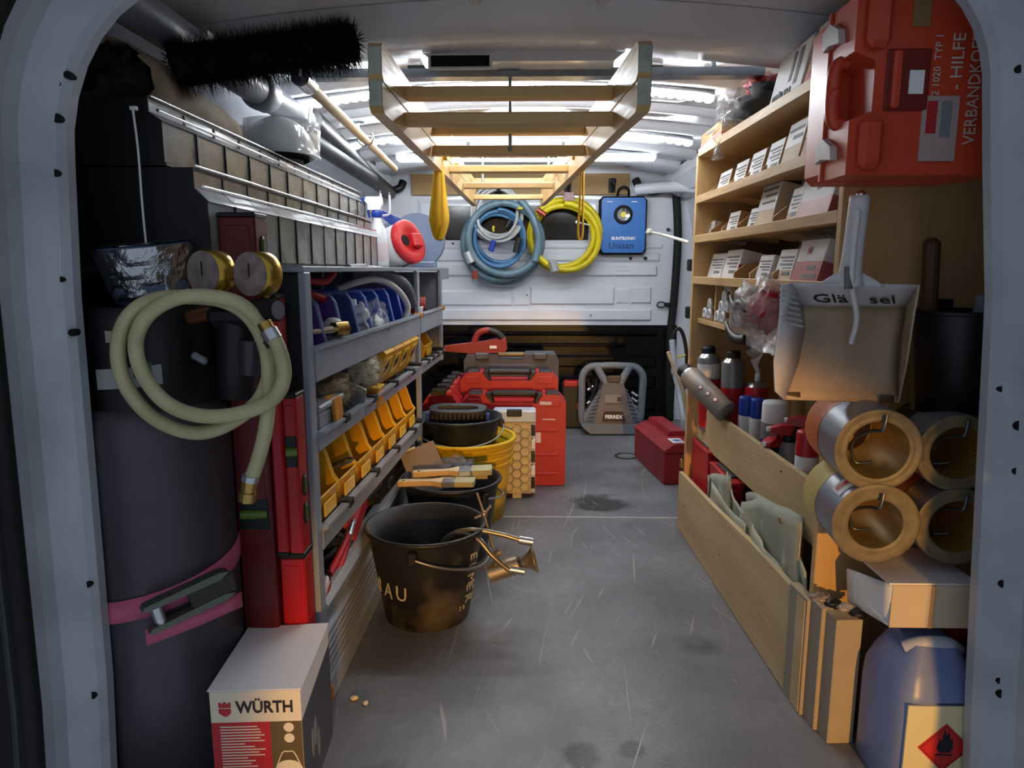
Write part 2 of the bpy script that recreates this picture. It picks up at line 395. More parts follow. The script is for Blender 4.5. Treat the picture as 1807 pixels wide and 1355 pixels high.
# ---------------------------------------------------------------- rear door frame
def outline(off, pts):
    out = []; m = len(pts)
    for i, p in enumerate(pts):
        a = Vector(pts[max(0, i-1)]); b = Vector(pts[min(m-1, i+1)]); t = (b-a).normalized(); out.append(Vector(p)+Vector((-t.y, t.x))*off)
    return out
inner = [(-.655, -.05), (-.64, .22), (-.630, .80), (-.620, .98)]
inner += [(-.620+.18*(1-math.cos(t)), .98+.23*math.sin(t)) for t in [PI/2*k/8 for k in range(1, 9)]]
inner += [(0, 1.245)]
inner += [(.597-.13*(1-math.cos(t)), 1.06+.16*math.sin(t)) for t in [PI/2*k/8 for k in range(8, 0, -1)]]
inner += [(.607, .98), (.63, .80), (.665, .22), (.685, -.05)]
def band(o0, y0, o1, y1):
    a = outline(o0, inner); b = outline(o1, inner); mb = MB(); n = len(a)
    mb.add([(p.x, y0, p.y) for p in a]+[(p.x, y1, p.y) for p in b], [(i, i+1, n+i+1, n+i) for i in range(n-1)], False); return mb
fm = MB()
for o0, y0, o1, y1 in ((0, 0.972, 0, .955), (0, .955, .008, .945), (.008, .945, .044, .925), (.044, .925, .050, .905), (.050, .905, .050, .88), (.050, .88, .3, .88), (0, .972, .3, .972)):
    b = band(o0, y0, o1, y1); fm.add(b.v, b.f)
frm = struct('door_1', fm, jamb_paint); frm['label'] = 'scuffed light grey rear door frame with rounded corners'
se = outline(.062, inner); obj('rubber_seal', MB().tube([(p.x, .876, p.y) for p in se], .015, 10), rubber, frm)
se = outline(.080, inner); obj('seal_lip', MB().tube([(p.x, .872, p.y) for p in se], .006, 8), mat('grey_trim', '3A3C40', .4, .3, var=.2), frm)
ot = MB()
for o0, y0, o1, y1 in ((.074, .872, .42, .86),):
    b = band(o0, y0, o1, y1); ot.add(b.v, b.f)
obj('outer_trim', ot, mat('outer_trim_black', '0C0C0E', .6, var=.2), frm)
# punched holes and bolts in the frame
for px, py, r in ((112, 129, .005), (93, 143, .006), (93, 206, .006), (92, 304, .005), (102, 493, .004), (120, 588, .005), (150, 1035, .005), (160, 1230, .006),
                  (1798, 122, .005), (1772, 688, .004), (1795, 750, .007), (1790, 830, .005), (1770, 1030, .006), (1765, 1222, .007), (1763, 1200, .005)):
    p = A(px, py, Y=.937); sd = inner[:4] if p.x < 0 else inner[-4:][::-1]; xi = 0
    for (xa, za), (xb, zb2) in zip(sd[:-1], sd[1:]):
        if za <= p.z <= zb2 or zb2 == sd[-1][1]: xi = xa+(xb-xa)*(p.z-za)/(zb2-za)
        if za <= p.z <= zb2: break
    ys_ = .945-(max(.008, min(.048, abs(p.x)-abs(xi)))-.008)*.5; mb = MB(); mb.cyl((p.x, ys_-.001, p.z), (p.x, ys_+.012, p.z), r, n=14); obj('hole', mb, hole_m, frm)
st = MB(); st.tube(crv([(.727, .862, 0), (.722, .862, .2), (.705, .862, .40)], 5), .006, 8); obj('yellow_edge_strip', st, mat('yellow_tape', 'C9A83A', .5, var=.1), frm)
struct('trim_3', MB().bx(-.7, .7, .86, .9, -.04, .004, .004), galv)
# the two rear doors, swung open beside the camera
for n_, sx, ang in ((2, 1, -.28), (3, -1, .25)):
    hx = .80*sx; d = MB(); T_ = Matrix.Translation((hx, .84, 0)) @ Matrix.Rotation(sx*ang, 4, 'Z')
    d.bx(-.03, .03, -.66, 0, -.05, .62, .02, T_); d.bx(-.025, .025, -.66, -.58, .62, 1.2, .01, T_); d.bx(-.025, .025, -.08, 0, .62, 1.2, .01, T_); d.bx(-.025, .025, -.66, 0, 1.2, 1.3, .01, T_)
    dr = struct('door_%d' % n_, d, jamb_paint); gp_ = MB(); gp_.bx(-.006, .006, -.58, -.08, .62, 1.2, 0, T_); obj('door_pane', gp_, MATS['tinted_glass'], dr)
    it = MB(); it.bx(-.036*1, -.028, -.56, -.1, .05, .55, .003, T_) if sx > 0 else it.bx(.028, .036, -.56, -.1, .05, .55, .003, T_); obj('inner_trim', it, MATS['outer_trim_black'], dr)
# ---------------------------------------------------------------- roof lights
led_body = mat('alu_profile', 'C8CCD2', .3, .6, var=.1)
ledm = mat('led_glow', (.90, .95, 1.0), .5, emis=LEDPOW); ledm2 = mat('led_glow_far', (.90, .95, 1.0), .5, emis=LEDPOW*.75); ledm3 = mat('tube_glow', (.90, .95, 1.0), .5, emis=LEDPOW*.45)
def led_strip(name, y, x0, x1, n, drop, label, ledm=ledm):
    t = thing(name, label, 'light', ((x0+x1)/2, y, roofz((x0+x1)/2)-drop), 0, 'LED strips under the van roof')
    def zz(x): return roofz(x)-drop-.5*(x-(x0+x1)/2)**2*.06
    N = 12; xs = [x0+(x1-x0)*i/N for i in range(N+1)]
    h = MB(); h.ribbon([(x, y, zz(x)+.006) for x in xs], (0, .05, 0), .010); part(t, 'housing', h, led_body)
    d = MB(); d.ribbon([(x, y-.004, zz(x)-.004) for x in xs], (0, .022, 0), .014); part(t, 'diffuser', d, ledm)
    me = MB().sphere((0, 0, 0), .016, 10, 6, sc=(1, .9, .8)).mesh('led'); me.materials.append(ledm)
    for i in range(n):
        x = x0+(x1-x0)*(i+.5)/n; o = obj('led_bead', me, None, t, Vector((x, y-.008, zz(x)-.007))-Vector(t.location))
    return t
led_strip('led_strip', 2.10, -.70, .53, 46, .034, 'nearest LED light strip with glowing beads behind the ladder end')
led_strip('led_strip', 2.74, -.70, .62, 40, .034, 'second LED light strip further back, crossing behind the ladder rungs', ledm2)
t = thing('light_bar', 'slim straight white tube light at the back of the roof', 'light', (0, 3.18, 1.325))
part(t, 'diffuser', MB().bx(-.575, .56, 3.165, 3.195, 1.312, 1.334, .004), ledm3)
part(t, 'housing', MB().bx(-.58, .565, 3.162, 3.198, 1.334, 1.345, .002), led_body)
for x in (-.578, .563): part(t, 'end_cap', MB().bx(x-.004, x+.004, 3.16, 3.2, 1.32, 1.35, .001), white_metal)
# ---------------------------------------------------------------- right side: plywood shelf unit
ply = wood('plywood', 'C9A878', 'B08C5A', 'Y'); plyz = wood('plywood_upright', 'C6A473', 'AD8856', 'Z'); plydirty = wood('worn_plywood', 'C6AF86', 'A98E66', 'Y', scale=9)
RL = Vector((.534, 1.235, 0)); RA = .0232
def Yat(px, X, z):
    Y = 1.7
    for _ in range(12):
        # vertical pixel of this point, then the depth on that pixel's ray
        d = Vector((X, Y, z-CAMH)); py = CY-FPX*d.dot(_U)/d.dot(_F); Y = A(px, py, X=X).y
    return Y
rs = thing('plywood_shelf_unit', 'tall plywood shelf unit along the right side with boxes', 'shelf', RL, RA)
LN = .955
part(rs, 'upright', MB().bx(0, .30, -.018, 0, .0, 1.30, .0015), plyz, False)
part(rs, 'upright', MB().bx(0, .30, LN-.018, LN, .0, 1.174, .0015), plyz, False)
part(rs, 'back_panel', MB().bx(.288, .3, 0, LN-.018, .0, 1.20), plyz, False)
SZ = [1.188, 1.052, .935, .812, .69]
for i, z in enumerate(SZ):
    sh = part(rs, 'shelf', MB().bx(.003 if i < 4 else .02, .288, .0, LN-.018, z-.014, z, .001), ply, False)
    if i < 4: part(sh, 'edge_lip', MB().bx(.0, .012, .0, LN-.018, z-.016, z+.006, .001), ply, False)
part(rs, 'shelf', MB().bx(.05, .288, 0, LN-.018, .305, .32), ply, False)
part(rs, 'retaining_plank', MB().bx(.034, .046, .002, LN-.02, .30, .425, .001), plydirty, False)
pm = MB(); pm.prism([(-.018, 0.003), (LN, .003), (LN, .19), (LN*.6, .205), (LN*.3, .222), (-.018, .228)], -.014, -.001, 'x')
part(rs, 'lower_panel', pm, plydirty, False)
for y, z in ((.03, .325), (.03, .405), (.25, .40), (.05, .04), (.05, .2), (.5, .1), (.87, .1)):
    x = .033 if z > .3 else -.0145
    part(rs, 'screw', MB().cyl((x, y, z), (x+.003, y, z), .003, n=8), ink, False)
part(rs, 'hinge', MB().box((.0, LN+.006, .215), (.02, .012, .03), .002), brass, False)
part(rs, 'edge_trim', MB().bx(-.004, .012, LN, LN+.012, 0, .24, .001), black_pl, False)
# small dividers on the shelves
dm = MB(); dm.prism([(0, 0), (.10, 0), (.10, .05), (.03, .042), (.0, .018)], -.004, .004, 'y')
dme = dm.mesh('divider'); dme.materials.append(ply)
def divider(px, z, X=.545):
    y = Yat(px, X, z); p = Matrix.Translation(RL) @ Matrix.Rotation(RA, 4, 'Z'); q = p.inverted() @ Vector((X, y, z+.0005)); obj('divider', dme, None, rs, q)
for px in (1250, 1286, 1313, 1342): divider(px, SZ[1])
for px in (1253, 1273, 1300, 1362): divider(px, SZ[2])
for px in (1294, 1322, 1362): divider(px, SZ[3])
for px in (1239, 1262, 1289):
    y = Yat(px, .545, .75); q = (Matrix.Translation(RL) @ Matrix.Rotation(RA, 4, 'Z')).inverted() @ Vector((.545, y, .69)); obj('partition', MB().bx(0, .2, -.005, .005, 0, .107, .001), plyz, rs, q)
# ---- cardboard boxes
kraft = mat('kraft_card', 'B79468', .75, var=.12, scale=12); beige = mat('beige_card', 'C9B79C', .7, var=.1, scale=12); whitec = mat('white_card', 'DCDCDE', .6, var=.06, scale=10); pink = mat('pinkish_card', 'C39A86', .7, var=.1)
redc = mat('red_card', 'A8242B', .5, var=.12, scale=10)
def pbox(label, px0, px1, z, h, d, body, labels=(), red=None, lines=(), tilt=.24, X=.552, group='product boxes on the plywood shelves', wrap=False, txt=None, name='product_box', lid=None, zr=0):
    y1 = Yat(px0, X, z); y0 = Yat(px1, X, z); w = y1-y0
    t = thing(name, label, 'box', (X, (y0+y1)/2, z+.001), group=group, rot=(0, tilt, zr))
    part(t, 'carton', MB().bx(0, d, -w/2, w/2, 0, h, .0012), body, False)
    e = .0007
    for (a, b, c0, c1, m) in labels:
        part(t, 'label', MB().bx(-e, .001, -w/2+w*a, -w/2+w*b, h*c0, h*c1), m, False); e += .0003
    if red: part(t, 'red_band', MB().bx(-.0005, d+.0005, -w/2-.0005, w/2+.0005, h*red[0]+.0002, h*red[1]), redc, False)
    if lines:
        p = MB()
        for (a, b, c0, c1) in lines: p.bx(-e-.0006, .001, -w/2+w*a, -w/2+w*b, h*c0, h*c1)
        part(t, 'print', p, inkg, False)
    if lid: part(t, 'lid', MB().bx(-.001, d+.001, -w/2-.001, w/2+.001, h*.995, h+.0015), lid, False)
    if txt: text(t, txt[0], txt[1], (-e-.0008, w/2-w*txt[2], h*txt[3]), (0, -1, 0), (0, 0, 1), txt[4], world=False, name='lettering')
    if wrap:
        fm_ = mat('clear_wrap', 'E6E6EA', .3, alpha=.14, var=.02, spec=.4)
        q = MB(); q.grid(lambda u, v: (-.004+(d+.008)*(.5-.5*math.cos(2*PI*u)) if False else (-.003-.003*mnoise.noise((u*9, v*9, d)), -w/2-.003+(w+.006)*u, -.002+(h*1.08)*v)), 12, 12)
        q.grid(lambda u, v: (-.003+(d)*u, -w/2-.004-.003*mnoise.noise((u*7, v*7, w)), -.002+h*1.1*v), 8, 12)
        part(t, 'clear_wrap', q, fm_, False)
    return t
L3 = ((.1, .9, .72, .78), (.1, .7, .62, .66), (.1, .8, .5, .56), (.1, .6, .4, .44), (.15, .55, .2, .3))
FL = ((.02, .98, .02, .98, whitec),)
# top shelf
Z1 = SZ[0]
pbox('kraft and red box at the far end of the top shelf', 1236, 1272, Z1, .07, .16, kraft, red=(0, .55), lines=((.3, .7, .8, .88),), tilt=0)
pbox('large white carton with lettering lying on top shelf beside the black bag', 1352, 1408, Z1, .125, .15, whitec, FL, lines=((.2, .3, .3, .9), (.4, .48, .4, .9), (.6, .9, .1, .3)), tilt=.22, txt=('WÜRTH', .03, .10, .12, ink))
pbox('big brown carton with red base, nearest on the top shelf', 1412, 1470, Z1, .13, .17, kraft, ((.0, .98, .55, 1, whitec),), red=(0, .32), lines=((.1, .9, .84, .9), (.1, .7, .72, .76), (.2, .5, .6, .66)), tilt=.24)
# second shelf
Z2 = SZ[1]
pbox('small white-labelled box furthest along the second shelf from the top', 1262, 1282, Z2, .065, .12, kraft, FL, lines=L3)
pbox('second small labelled box from the far end of the second shelf', 1289, 1310, Z2, .07, .12, kraft, FL, lines=L3)
pbox('third small labelled box from the far end of the second shelf', 1315, 1339, Z2, .075, .12, kraft, FL, lines=L3)
pbox('fourth small labelled box on the second shelf, just before the tall one', 1345, 1370, Z2, .078, .12, kraft, FL, lines=L3)
pbox('tall pale box with white upper half on the second shelf', 1373, 1404, Z2, .10, .13, beige, ((.02, .98, .45, .98, whitec),), lines=((.1, .9, .78, .84), (.1, .6, .6, .68)))
pbox('long pinkish brown carton with red base, nearest on the second shelf', 1408, 1464, Z2, .105, .15, pink, ((0, 1, .5, 1, beige),), red=(0, .12), lines=((.2, .35, .72, .8), (.4, .8, .74, .78)))
# third shelf
Z3 = SZ[2]
pbox('small white box furthest along the middle shelf', 1236, 1254, Z3, .05, .11, whitec, FL, lines=L3)
pbox('small brown box with white label on the middle shelf', 1279, 1297, Z3, .06, .12, kraft, FL, lines=L3)
pbox('half-hidden little labelled box behind the tall carton, middle shelf', 1316, 1330, Z3, .055, .12, kraft, FL, lines=L3)
pbox('tall slim brown carton with white label top, middle shelf', 1327, 1358, Z3, .105, .13, beige, ((.02, .98, .4, .98, whitec),), red=(0, .0), lines=((.1, .9, .84, .9), (.1, .7, .7, .76), (.1, .8, .55, .6)))
pbox('pale green-labelled box left of the wrapped red and white one', 1384, 1402, Z3, .075, .12, beige, ((.02, .98, .3, .98, whitec),), lines=L3)
pbox('film-wrapped white and red carton, nearest on the middle shelf', 1398, 1458, Z3, .085, .13, whitec, red=(.03, .48), lines=((.1, .5, .72, .86),), wrap=True, txt=('W', .02, .5, .68, redp))
# fourth shelf
Z4 = SZ[3]
pbox('slim white carton furthest along the fourth shelf', 1247, 1270, Z4, .075, .12, whitec, FL, lines=L3)
pbox('wider white carton with red lower side beside the slim one', 1271, 1297, Z4, .082, .15, whitec, FL, red=(.02, .5), lines=L3)
pbox('short white carton with red edge in the middle of the fourth shelf', 1331, 1354, Z4, .062, .12, whitec, FL, lines=L3)
pbox('white and pale green labelled box on the fourth shelf', 1363, 1392, Z4, .072, .12, beige, ((.02, .98, .35, .98, whitec),), lines=L3)
pbox('film-wrapped white carton with red lower half under a raised bag end', 1394, 1440, Z4, .088, .13, whitec, red=(.03, .5), lines=((.1, .6, .12, .2), (.2, .5, .3, .4)), wrap=True, txt=('W', .022, .35, .66, redp))
# black polybag on the top shelf
pb = A(1322, 190, X=.56)
t = thing('polybag', 'clear bag holding black cloth with red print on top shelf', 'bag', (pb.x+.06, pb.y, Z1))
def blob(mb, c, sx, sy, sz, amp, fr, seed, n=26, m=16, flat=None):
    def fn(u, v):
        a = 2*PI*u; b = PI*v-PI/2; d = Vector((math.cos(a)*math.cos(b), math.sin(a)*math.cos(b), math.sin(b)))
        k = 1+amp*mnoise.noise(d*fr+Vector((seed, seed*2, 0)))
        p = Vector((d.x*sx*k, d.y*sy*k, d.z*sz*k))
        if flat is not None and p.z < flat: p.z = flat
        return p+Vector(c)
    return mb.grid(fn, n, m, closeu=True)
part(t, 'contents', blob(MB(), (0, -.01, .055), .08, .12, .055, .5, 2.6, 3, flat=-.053), mat('black_cloth', '15151A', .8, var=.3), False)
part(t, 'red_print', blob(MB(), (-.02, -.02, .10), .05, .06, .02, .6, 3, 5), redp, False)
part(t, 'clear_film', blob(MB(), (-.02, .0, .06), .092, .135, .058, .55, 3.1, 8, flat=-.058), mat('clear_film', 'F0F2F6', .1, trans=.85, alpha=.32, var=.02), False)
flm = MB(); flm.grid(lambda u, v: (-.11+.03*mnoise.noise((u*4, v*4, 1)), .02+.10*u+.03*v, .10-.16*v*(1-.3*abs(u-.5))), 8, 8); part(t, 'bag_tail', flm, MATS['clear_film'], False)
# white pipe clips in the partitioned shelf
clipm = mat('white_plastic', 'E4E6E8', .35, var=.04)
def clip_part():
    mb = MB(); a0 = -PI*.25
    mb.tube([(.0, .0145*math.cos(a), .0155+.0145*math.sin(a)) for a in [a0+(PI*1.5)*k/14 for k in range(15)]], .0048, 8)
    return mb
def clip_base():
    mb = MB(); mb.box((.006, 0, .006), (.012, .012, .008), .002); mb.cyl((.012, 0, .006), (.05, 0, .006), .005, n=10); return mb
c0 = thing('pipe_clip', 'small white plastic pipe clip in the partitioned shelf', 'pipe clip', (0, 0, 0), 0, 'white pipe clips in the partitioned shelf')
part(c0, 'clip_ring', clip_part(), clipm, False); part(c0, 'clip_stem', clip_base(), clipm, False)
first = True
CN = ('compartment nearest the bulkhead', 'second compartment from the bulkhead', 'third compartment from the bulkhead', 'compartment beside the clear bag')
for px, k, X, cn, w in ((1222, 0, .54, 0, 'left lower'), (1231, 0, .54, 0, 'right lower'), (1229, 1, .55, 0, 'middle'), (1232, 2, .555, 0, 'topmost'), (1244, 0, .54, 1, 'left lower'), (1252, 0, .54, 1, 'right lower'), (1252, 1, .55, 1, 'upper'), (1266, 0, .54, 2, 'left lower'), (1275, 0, .54, 2, 'right lower'), (1272, 1, .545, 2, 'left middle'), (1281, 1, .55, 2, 'right middle'), (1277, 2, .55, 2, 'upper'), (1281, 3, .555, 2, 'topmost'), (1294, 0, .54, 3, 'left lower'), (1303, 0, .54, 3, 'right lower'), (1300, 1, .55, 3, 'upper')):
    y = Yat(px, X, .7); loc = (X, y, .6915+.0285*k); lb = w+' white pipe clip in the '+CN[cn]
    if first: c0.location = loc; c0['label'] = lb; first = False
    else: dup(c0, loc, label=lb)
# clear bag of red and black bits hanging out of that shelf
pb = A(1345, 550, X=.50)
t = thing('plastic_bag', 'crumpled clear plastic bag with red and black parts beside the dustpan', 'bag', (pb.x, pb.y, .70))
part(t, 'red_contents', blob(MB(), (0, -.03, .055), .03, .05, .04, .6, 3, 2), redp, False)
part(t, 'black_strap', MB().ribbon(crv([(-.045, .08, .075), (-.05, .04, .06), (-.05, 0, .068), (-.045, -.03, .06)], 5), (0, .004, .018), .006), black_pl, False)
part(t, 'black_strap', MB().ribbon(crv([(-.05, .085, .015), (-.055, .04, .0), (-.055, -.01, -.008), (-.05, -.05, -.004)], 5), (0, .004, .02), .006), black_pl, False)
part(t, 'film', blob(MB(), (0, 0, .045), .055, .11, .068, .5, 3.3, 12), mat('frosted_film', 'E9E6EA', .2, trans=.6, alpha=.5, var=.03), False)
part(t, 'film_tail', MB().grid(lambda u, v: (-.03+.02*mnoise.noise((u*5, v*5, 3)), -.10+.08*u, .02-.10*v*(1-.4*u)), 8, 8), MATS['frosted_film'], False)
# ---------------------------------------------------------------- left side: grey steel shelf unit
greym = mat('grey_shelf_paint', '98A1AE', .36, .2, var=.1, scale=9); greyd = mat('dark_grey_panel', '222327', .55, var=.2)
LX = -.384; LA = -.0468
LT = Matrix.Translation((LX, 1.2, 0)) @ Matrix.Rotation(LA, 4, 'Z') @ Matrix.Translation((-LX, -1.2, 0))
ls = thing('steel_shelf_unit', 'grey steel van shelf unit on the left with four shelves', 'shelf', (LX, 1.2, 0))
def post(y, z0=0, z1=.835, w=.03): part(ls, 'post', MB().bx(LX-.013, LX, y, y+w, z0, z1, .002), greym)
post(1.2); post(2.16); post(2.585, .50)
part(ls, 'end_panel', MB().bx(LX-.45, LX-.013, 1.203, 1.213, .0, .83), greyd)
part(ls, 'end_panel', MB().bx(LX-.45, LX-.013, 2.6, 2.61, .50, .83), greym)
part(ls, 'card_infill', MB().bx(LX-.06, LX-.014, 1.197, 1.2025, .20, .42), mat('brown_card', '7A6140', .8, var=.1))
part(ls, 'back_sheet', MB().bx(LX-.47, LX-.455, 1.2, 2.615, 0, .84), greyd)
top = part(ls, 'top_shelf', MB().bx(LX-.45, LX-.002, 1.2, 2.615, .835, .845, .001), greym)
LSZ = [(.635, .703), (.505, .545), (.315, .365)]      # lip bottom and top of the three trays
for k, (z0, z1) in enumerate(LSZ):
    for (ya, yb) in ((1.23, 2.16), (2.19, 2.585))[:1 if k == 2 else 2]:
        dz = .0
        sh = part(ls, 'shelf_tray', MB().bx(LX-.44, LX-.004, ya, yb, z0+.004, z0+.008), greym)
        lip = MB(); x = LX
        lip.prism([(x-.004, z0), (x+.002, z0+.004), (x+.002, z1-.012), (x+.012, z1-.006), (x+.012, z1), (x-.004, z1)], ya, yb, 'y')
        part(sh, 'front_lip', lip, greym)
        if k: 
            part(sh, 'rubber_stop', MB().bx(x-.03, x+.014, yb-.05, yb-.02, z1, z1+.008, .002), rubber)
            for j in range(4):
                yy = ya+(yb-ya)*(j+.6)/4.3; part(sh, 'rubber_stop', MB().bx(x-.012, x+.0135, yy, yy+.03, z1-.012, z1+.004, .0015), rubber)
for y in (2.155, 2.58): part(ls, 'orange_end_cap', MB().bx(LX-.01, LX+.015, y-.018, y+.003, LSZ[0][1]-.012, LSZ[0][1]+.003, .002), mat('orange_plastic', 'D08A1E', .45, var=.1))
# lower aluminium front panel with ribs
ap = thing('ribbed_panel', 'ribbed aluminium panel closing the bottom of the left shelf unit', 'panel', (LX, 1.2, 0))
alu = mat('brushed_alu', 'BCC2C7', .35, .45, var=.15, stretch=(1, .1, 1), scale=30)
YL0, YL1 = 1.24, 2.16
mb = MB(); x = LX-.016
part(ap, 'top_rail', MB().prism([(x-.02, .172), (x+.014, .177), (x+.018, .197), (x+.006, .212), (x-.02, .212)], YL0, YL1, 'y'), alu)
part(ap, 'plain_band', MB().bx(x-.006, x, YL0, YL1, .13, .175), alu)
for i in range(6): part(ap, 'rib', MB().bx(x-.006, x+.007, YL0, YL1, .034+.0165*i, .034+.0165*i+.012, .003), alu)
part(ap, 'bottom_rail', MB().prism([(x-.02, .002), (x+.02, .002), (x+.012, .032), (x-.02, .034)], YL0, YL1, 'y'), alu)
part(ap, 'yellow_end_cap', MB().bx(x-.015, x+.022, YL0-.012, YL0, .0, .036, .003), MATS['orange_plastic'])
ls.rotation_euler.z = LA; ap.rotation_euler.z = -.012
# ---------------------------------------------------------------- left top: tilt-bin organisers
binm = mat('clear_bin_plastic', 'C2C6C6', .16, col2='9A9488', scale=14, alpha=.5, thr=(.4, .75))
bincont = mat('bin_contents', 'BDB39E', .5, .3, col2='55504A', scale=45, bump=.4, bscale=80, thr=(.35, .62))
binlid = mat('clear_bin_lid', 'C9CDD1', .2, alpha=.75, var=.1)
orgblk = mat('organiser_black', '131215', .55, var=.25, scale=12)
def organiser(label, x, y0, y1, z0, h, d, near_panel):
    n = 6; t = thing('tilt_bin_organiser', label, 'organiser', (x, y0, z0), 0, 'tilt-bin organisers on the left shelf'); L = y1-y0; bw_ = L/n
    e = .003; zf, zs_ = h*.66, h*.79
    shp = [(.001, 0), (.001, zf), (-.018, zs_), (-.018, h), (-d, h), (-d, 0)]
    part(t, 'end_panel', MB().prism(shp, 0, e, 'y'), orgblk, False); part(t, 'end_panel', MB().prism(shp, L-e, L, 'y'), orgblk, False)
    part(t, 'back_shell', MB().bx(-d, -d+.004, e, L-e, 0, h), orgblk, False)
    part(t, 'top_shell', MB().bx(-d, -.018, e, L-e, h-.006, h), orgblk, False)
    part(t, 'base_shell', MB().bx(-d, .002, e, L-e, 0, .005), orgblk, False)
    w = bw_-.005
    f = MB(); f.prism([(-.003, .006), (.000, .006), (.000, zf), (-.003, zf)], -w/2, w/2, 'y'); fme = f.mesh('bin'); fme.materials.append(binm)
    cme = MB().prism([(-.06, .008), (-.006, .008), (-.006, zf*.72), (-.055, zf*.85)], -w/2+.004, w/2-.004, 'y').mesh('c'); cme.materials.append(bincont)
    lme = MB().prism([(.001, zf), (.004, zf-.001), (-.015, zs_), (-.018, zs_)], -w/2, w/2, 'y').mesh('l'); lme.materials.append(binlid)
    ume = MB().prism([(-.021, zs_), (-.018, zs_), (-.018, h-.006), (-.021, h-.006)], -w/2, w/2, 'y').mesh('u'); ume.materials.append(binm)
    for i in range(n):
        b = obj('tilt_bin', fme, None, t, (0, bw_*(i+.5), 0)); obj('contents', cme, None, b); obj('tilt_flap', lme, None, b); obj('upper_pane', ume, None, b)
        if i: part(t, 'bin_divider', MB().prism([(.003, .004), (.003, zf), (-.016, zs_), (-.016, h-.004), (-.06, h-.004), (-.06, .004)], bw_*i-.0022, bw_*i+.0022, 'y'), orgblk, False)
    part(t, 'wire_rod', MB().tube([(-.004, .0, zs_+.002), (-.004, L, zs_+.002)], .0026, 8), chrome, False)
    part(t, 'wire_rod', MB().tube([(-.014, .0, h+.002), (-.014, L, h+.002)], .002, 8), chrome, False)
    return t
organiser('nearer lower tilt-bin organiser, partly behind the dark red level', -.500, 1.10, 1.725, .846, .150, .20, 0)
organiser('further lower tilt-bin organiser beside the spray bottle', -.500, 1.728, 2.34, .846, .150, .20, 0)
organiser('nearer upper tilt-bin organiser, black side towards the door', -.562, 1.10, 1.775, .999, .100, .15, 0)
organiser('further upper tilt-bin organiser under the white helmet', -.562, 1.778, 2.45, .999, .100, .15, 0)
t = thing('black_cabinet', 'plain black cabinet end standing behind the tilt bins', 'cabinet', (-.77, 1.09, .847))
part(t, 'body', MB().bx(-.83, -.722, 1.09, 2.3, .847, 1.10, .003), orgblk)
part(t, 'rim', MB().bx(-.832, -.720, 1.086, 1.092, 1.095, 1.103, .001), black_pl)
t = thing('hanging_string', 'thin white cord hanging down over the black organiser side', 'cord', A(234, 190, Y=1.075))
p = A(234, 190, Y=1.078); q = A(258, 432, Y=1.078)
part(t, 'cord', MB().tube(crv([p, p.lerp(q, .3)+Vector((.002, 0, 0)), p.lerp(q, .7), q], 4), .0018, 6), whitep)
part(t, 'end_hook', MB().box(A(236, 191, Y=1.078), (.011, .006, .006), .001), whitep)
# ---- helmet with visor
hp = A(492, 288, Y=1.80); t = thing('safety_helmet', 'white climbing helmet with clear visor lying on the tilt bins', 'helmet', (hp.x, hp.y, 1.104), .5)
hw = mat('helmet_white', 'F0F2F4', .25, var=.06)
def dome(a, b, c, z0=0, n=28, m=9, cut=0):
    return lambda u, v: (a*math.cos(2*PI*u)*math.cos(PI/2*v), b*math.sin(2*PI*u)*math.cos(PI/2*v)*(1+.08*math.cos(2*PI*u)), z0+c*math.sin(PI/2*v))
sh = MB(); sh.grid(dome(.090, .112, .098, .012), 28, 9, closeu=True); part(t, 'shell', sh, hw, False, solid=.003)
for k in (-1, 0, 1):
    part(t, 'ridge', MB().tube([(k*.03*math.cos(s*1.0), -.085*math.cos(s)*1.0, .012+.088*math.sin(s)*(1-.06*abs(k))) for s in [PI*(.12+.76*i/10) for i in range(11)]], .004, 8), hw, False)
part(t, 'brim', MB().grid(lambda u, v: ((.082+.02*v)*math.cos(PI*(1.1+.8*u)), (.108+.03*v)*math.sin(PI*(1.1+.8*u)), .014-.004*v), 14, 2), hw, False, solid=.003)
part(t, 'visor', MB().grid(lambda u, v: (.10*math.cos(PI*(1.15+.7*u)), .135*math.sin(PI*(1.15+.7*u))-.02*v, .03-.0*v-.02+.075*v), 14, 4), mat('visor_clear', 'DDE3E8', .08, alpha=.4, trans=.5, var=.02), False, solid=.0015)
part(t, 'chin_strap', MB().ribbon(crv([(-.07, -.02, .01), (-.04, -.07, .002), (.0, -.09, .004), (.05, -.05, .002)], 5), (0, .004, .012), .002), black_pl, False)
part(t, 'inner_liner', MB().grid(dome(.075, .095, .07, .006), 20, 5, closeu=True), mat('liner_brown', '3A322A', .8, var=.3), False)
# ---- spray bottle
sb = A(668, 468, Y=2.44); t = thing('spray_bottle', 'white spray bottle with blue nozzle at the end of the bins', 'bottle', (sb.x, 2.44, .846))
part(t, 'body', MB().lathe([(0, 0), (.035, 0), (.037, .01), (.037, .09), (.032, .125), (.016, .155), (.014, .175)], 24), mat('translucent_white', 'D9DDE4', .25, var=.05), False)
part(t, 'label', MB().lathe([(.0375, .02), (.0375, .085)], 24), mat('pale_label', 'D7C9D0', .5, var=.1), False)
bluep = mat('blue_plastic', '1F3E9E', .35, var=.1)
part(t, 'collar', MB().lathe([(.017, .17), (.019, .175), (.019, .19), (.015, .195)], 20), bluep, False)
hd = MB(); hd.prism([(-.03, .195), (.012, .195), (.022, .215), (.018, .24), (-.035, .24), (-.04, .225), (-.03, .215)], -.011, .011, 'y'); part(t, 'trigger_head', hd, whitep, False)
part(t, 'nozzle', MB().cyl((-.05, 0, .228), (-.036, 0, .228), .01), bluep, False)
part(t, 'trigger', MB().tube(crv([(-.022, 0, .215), (-.03, 0, .195), (-.026, 0, .17)], 4), .004, 8), bluep, False)
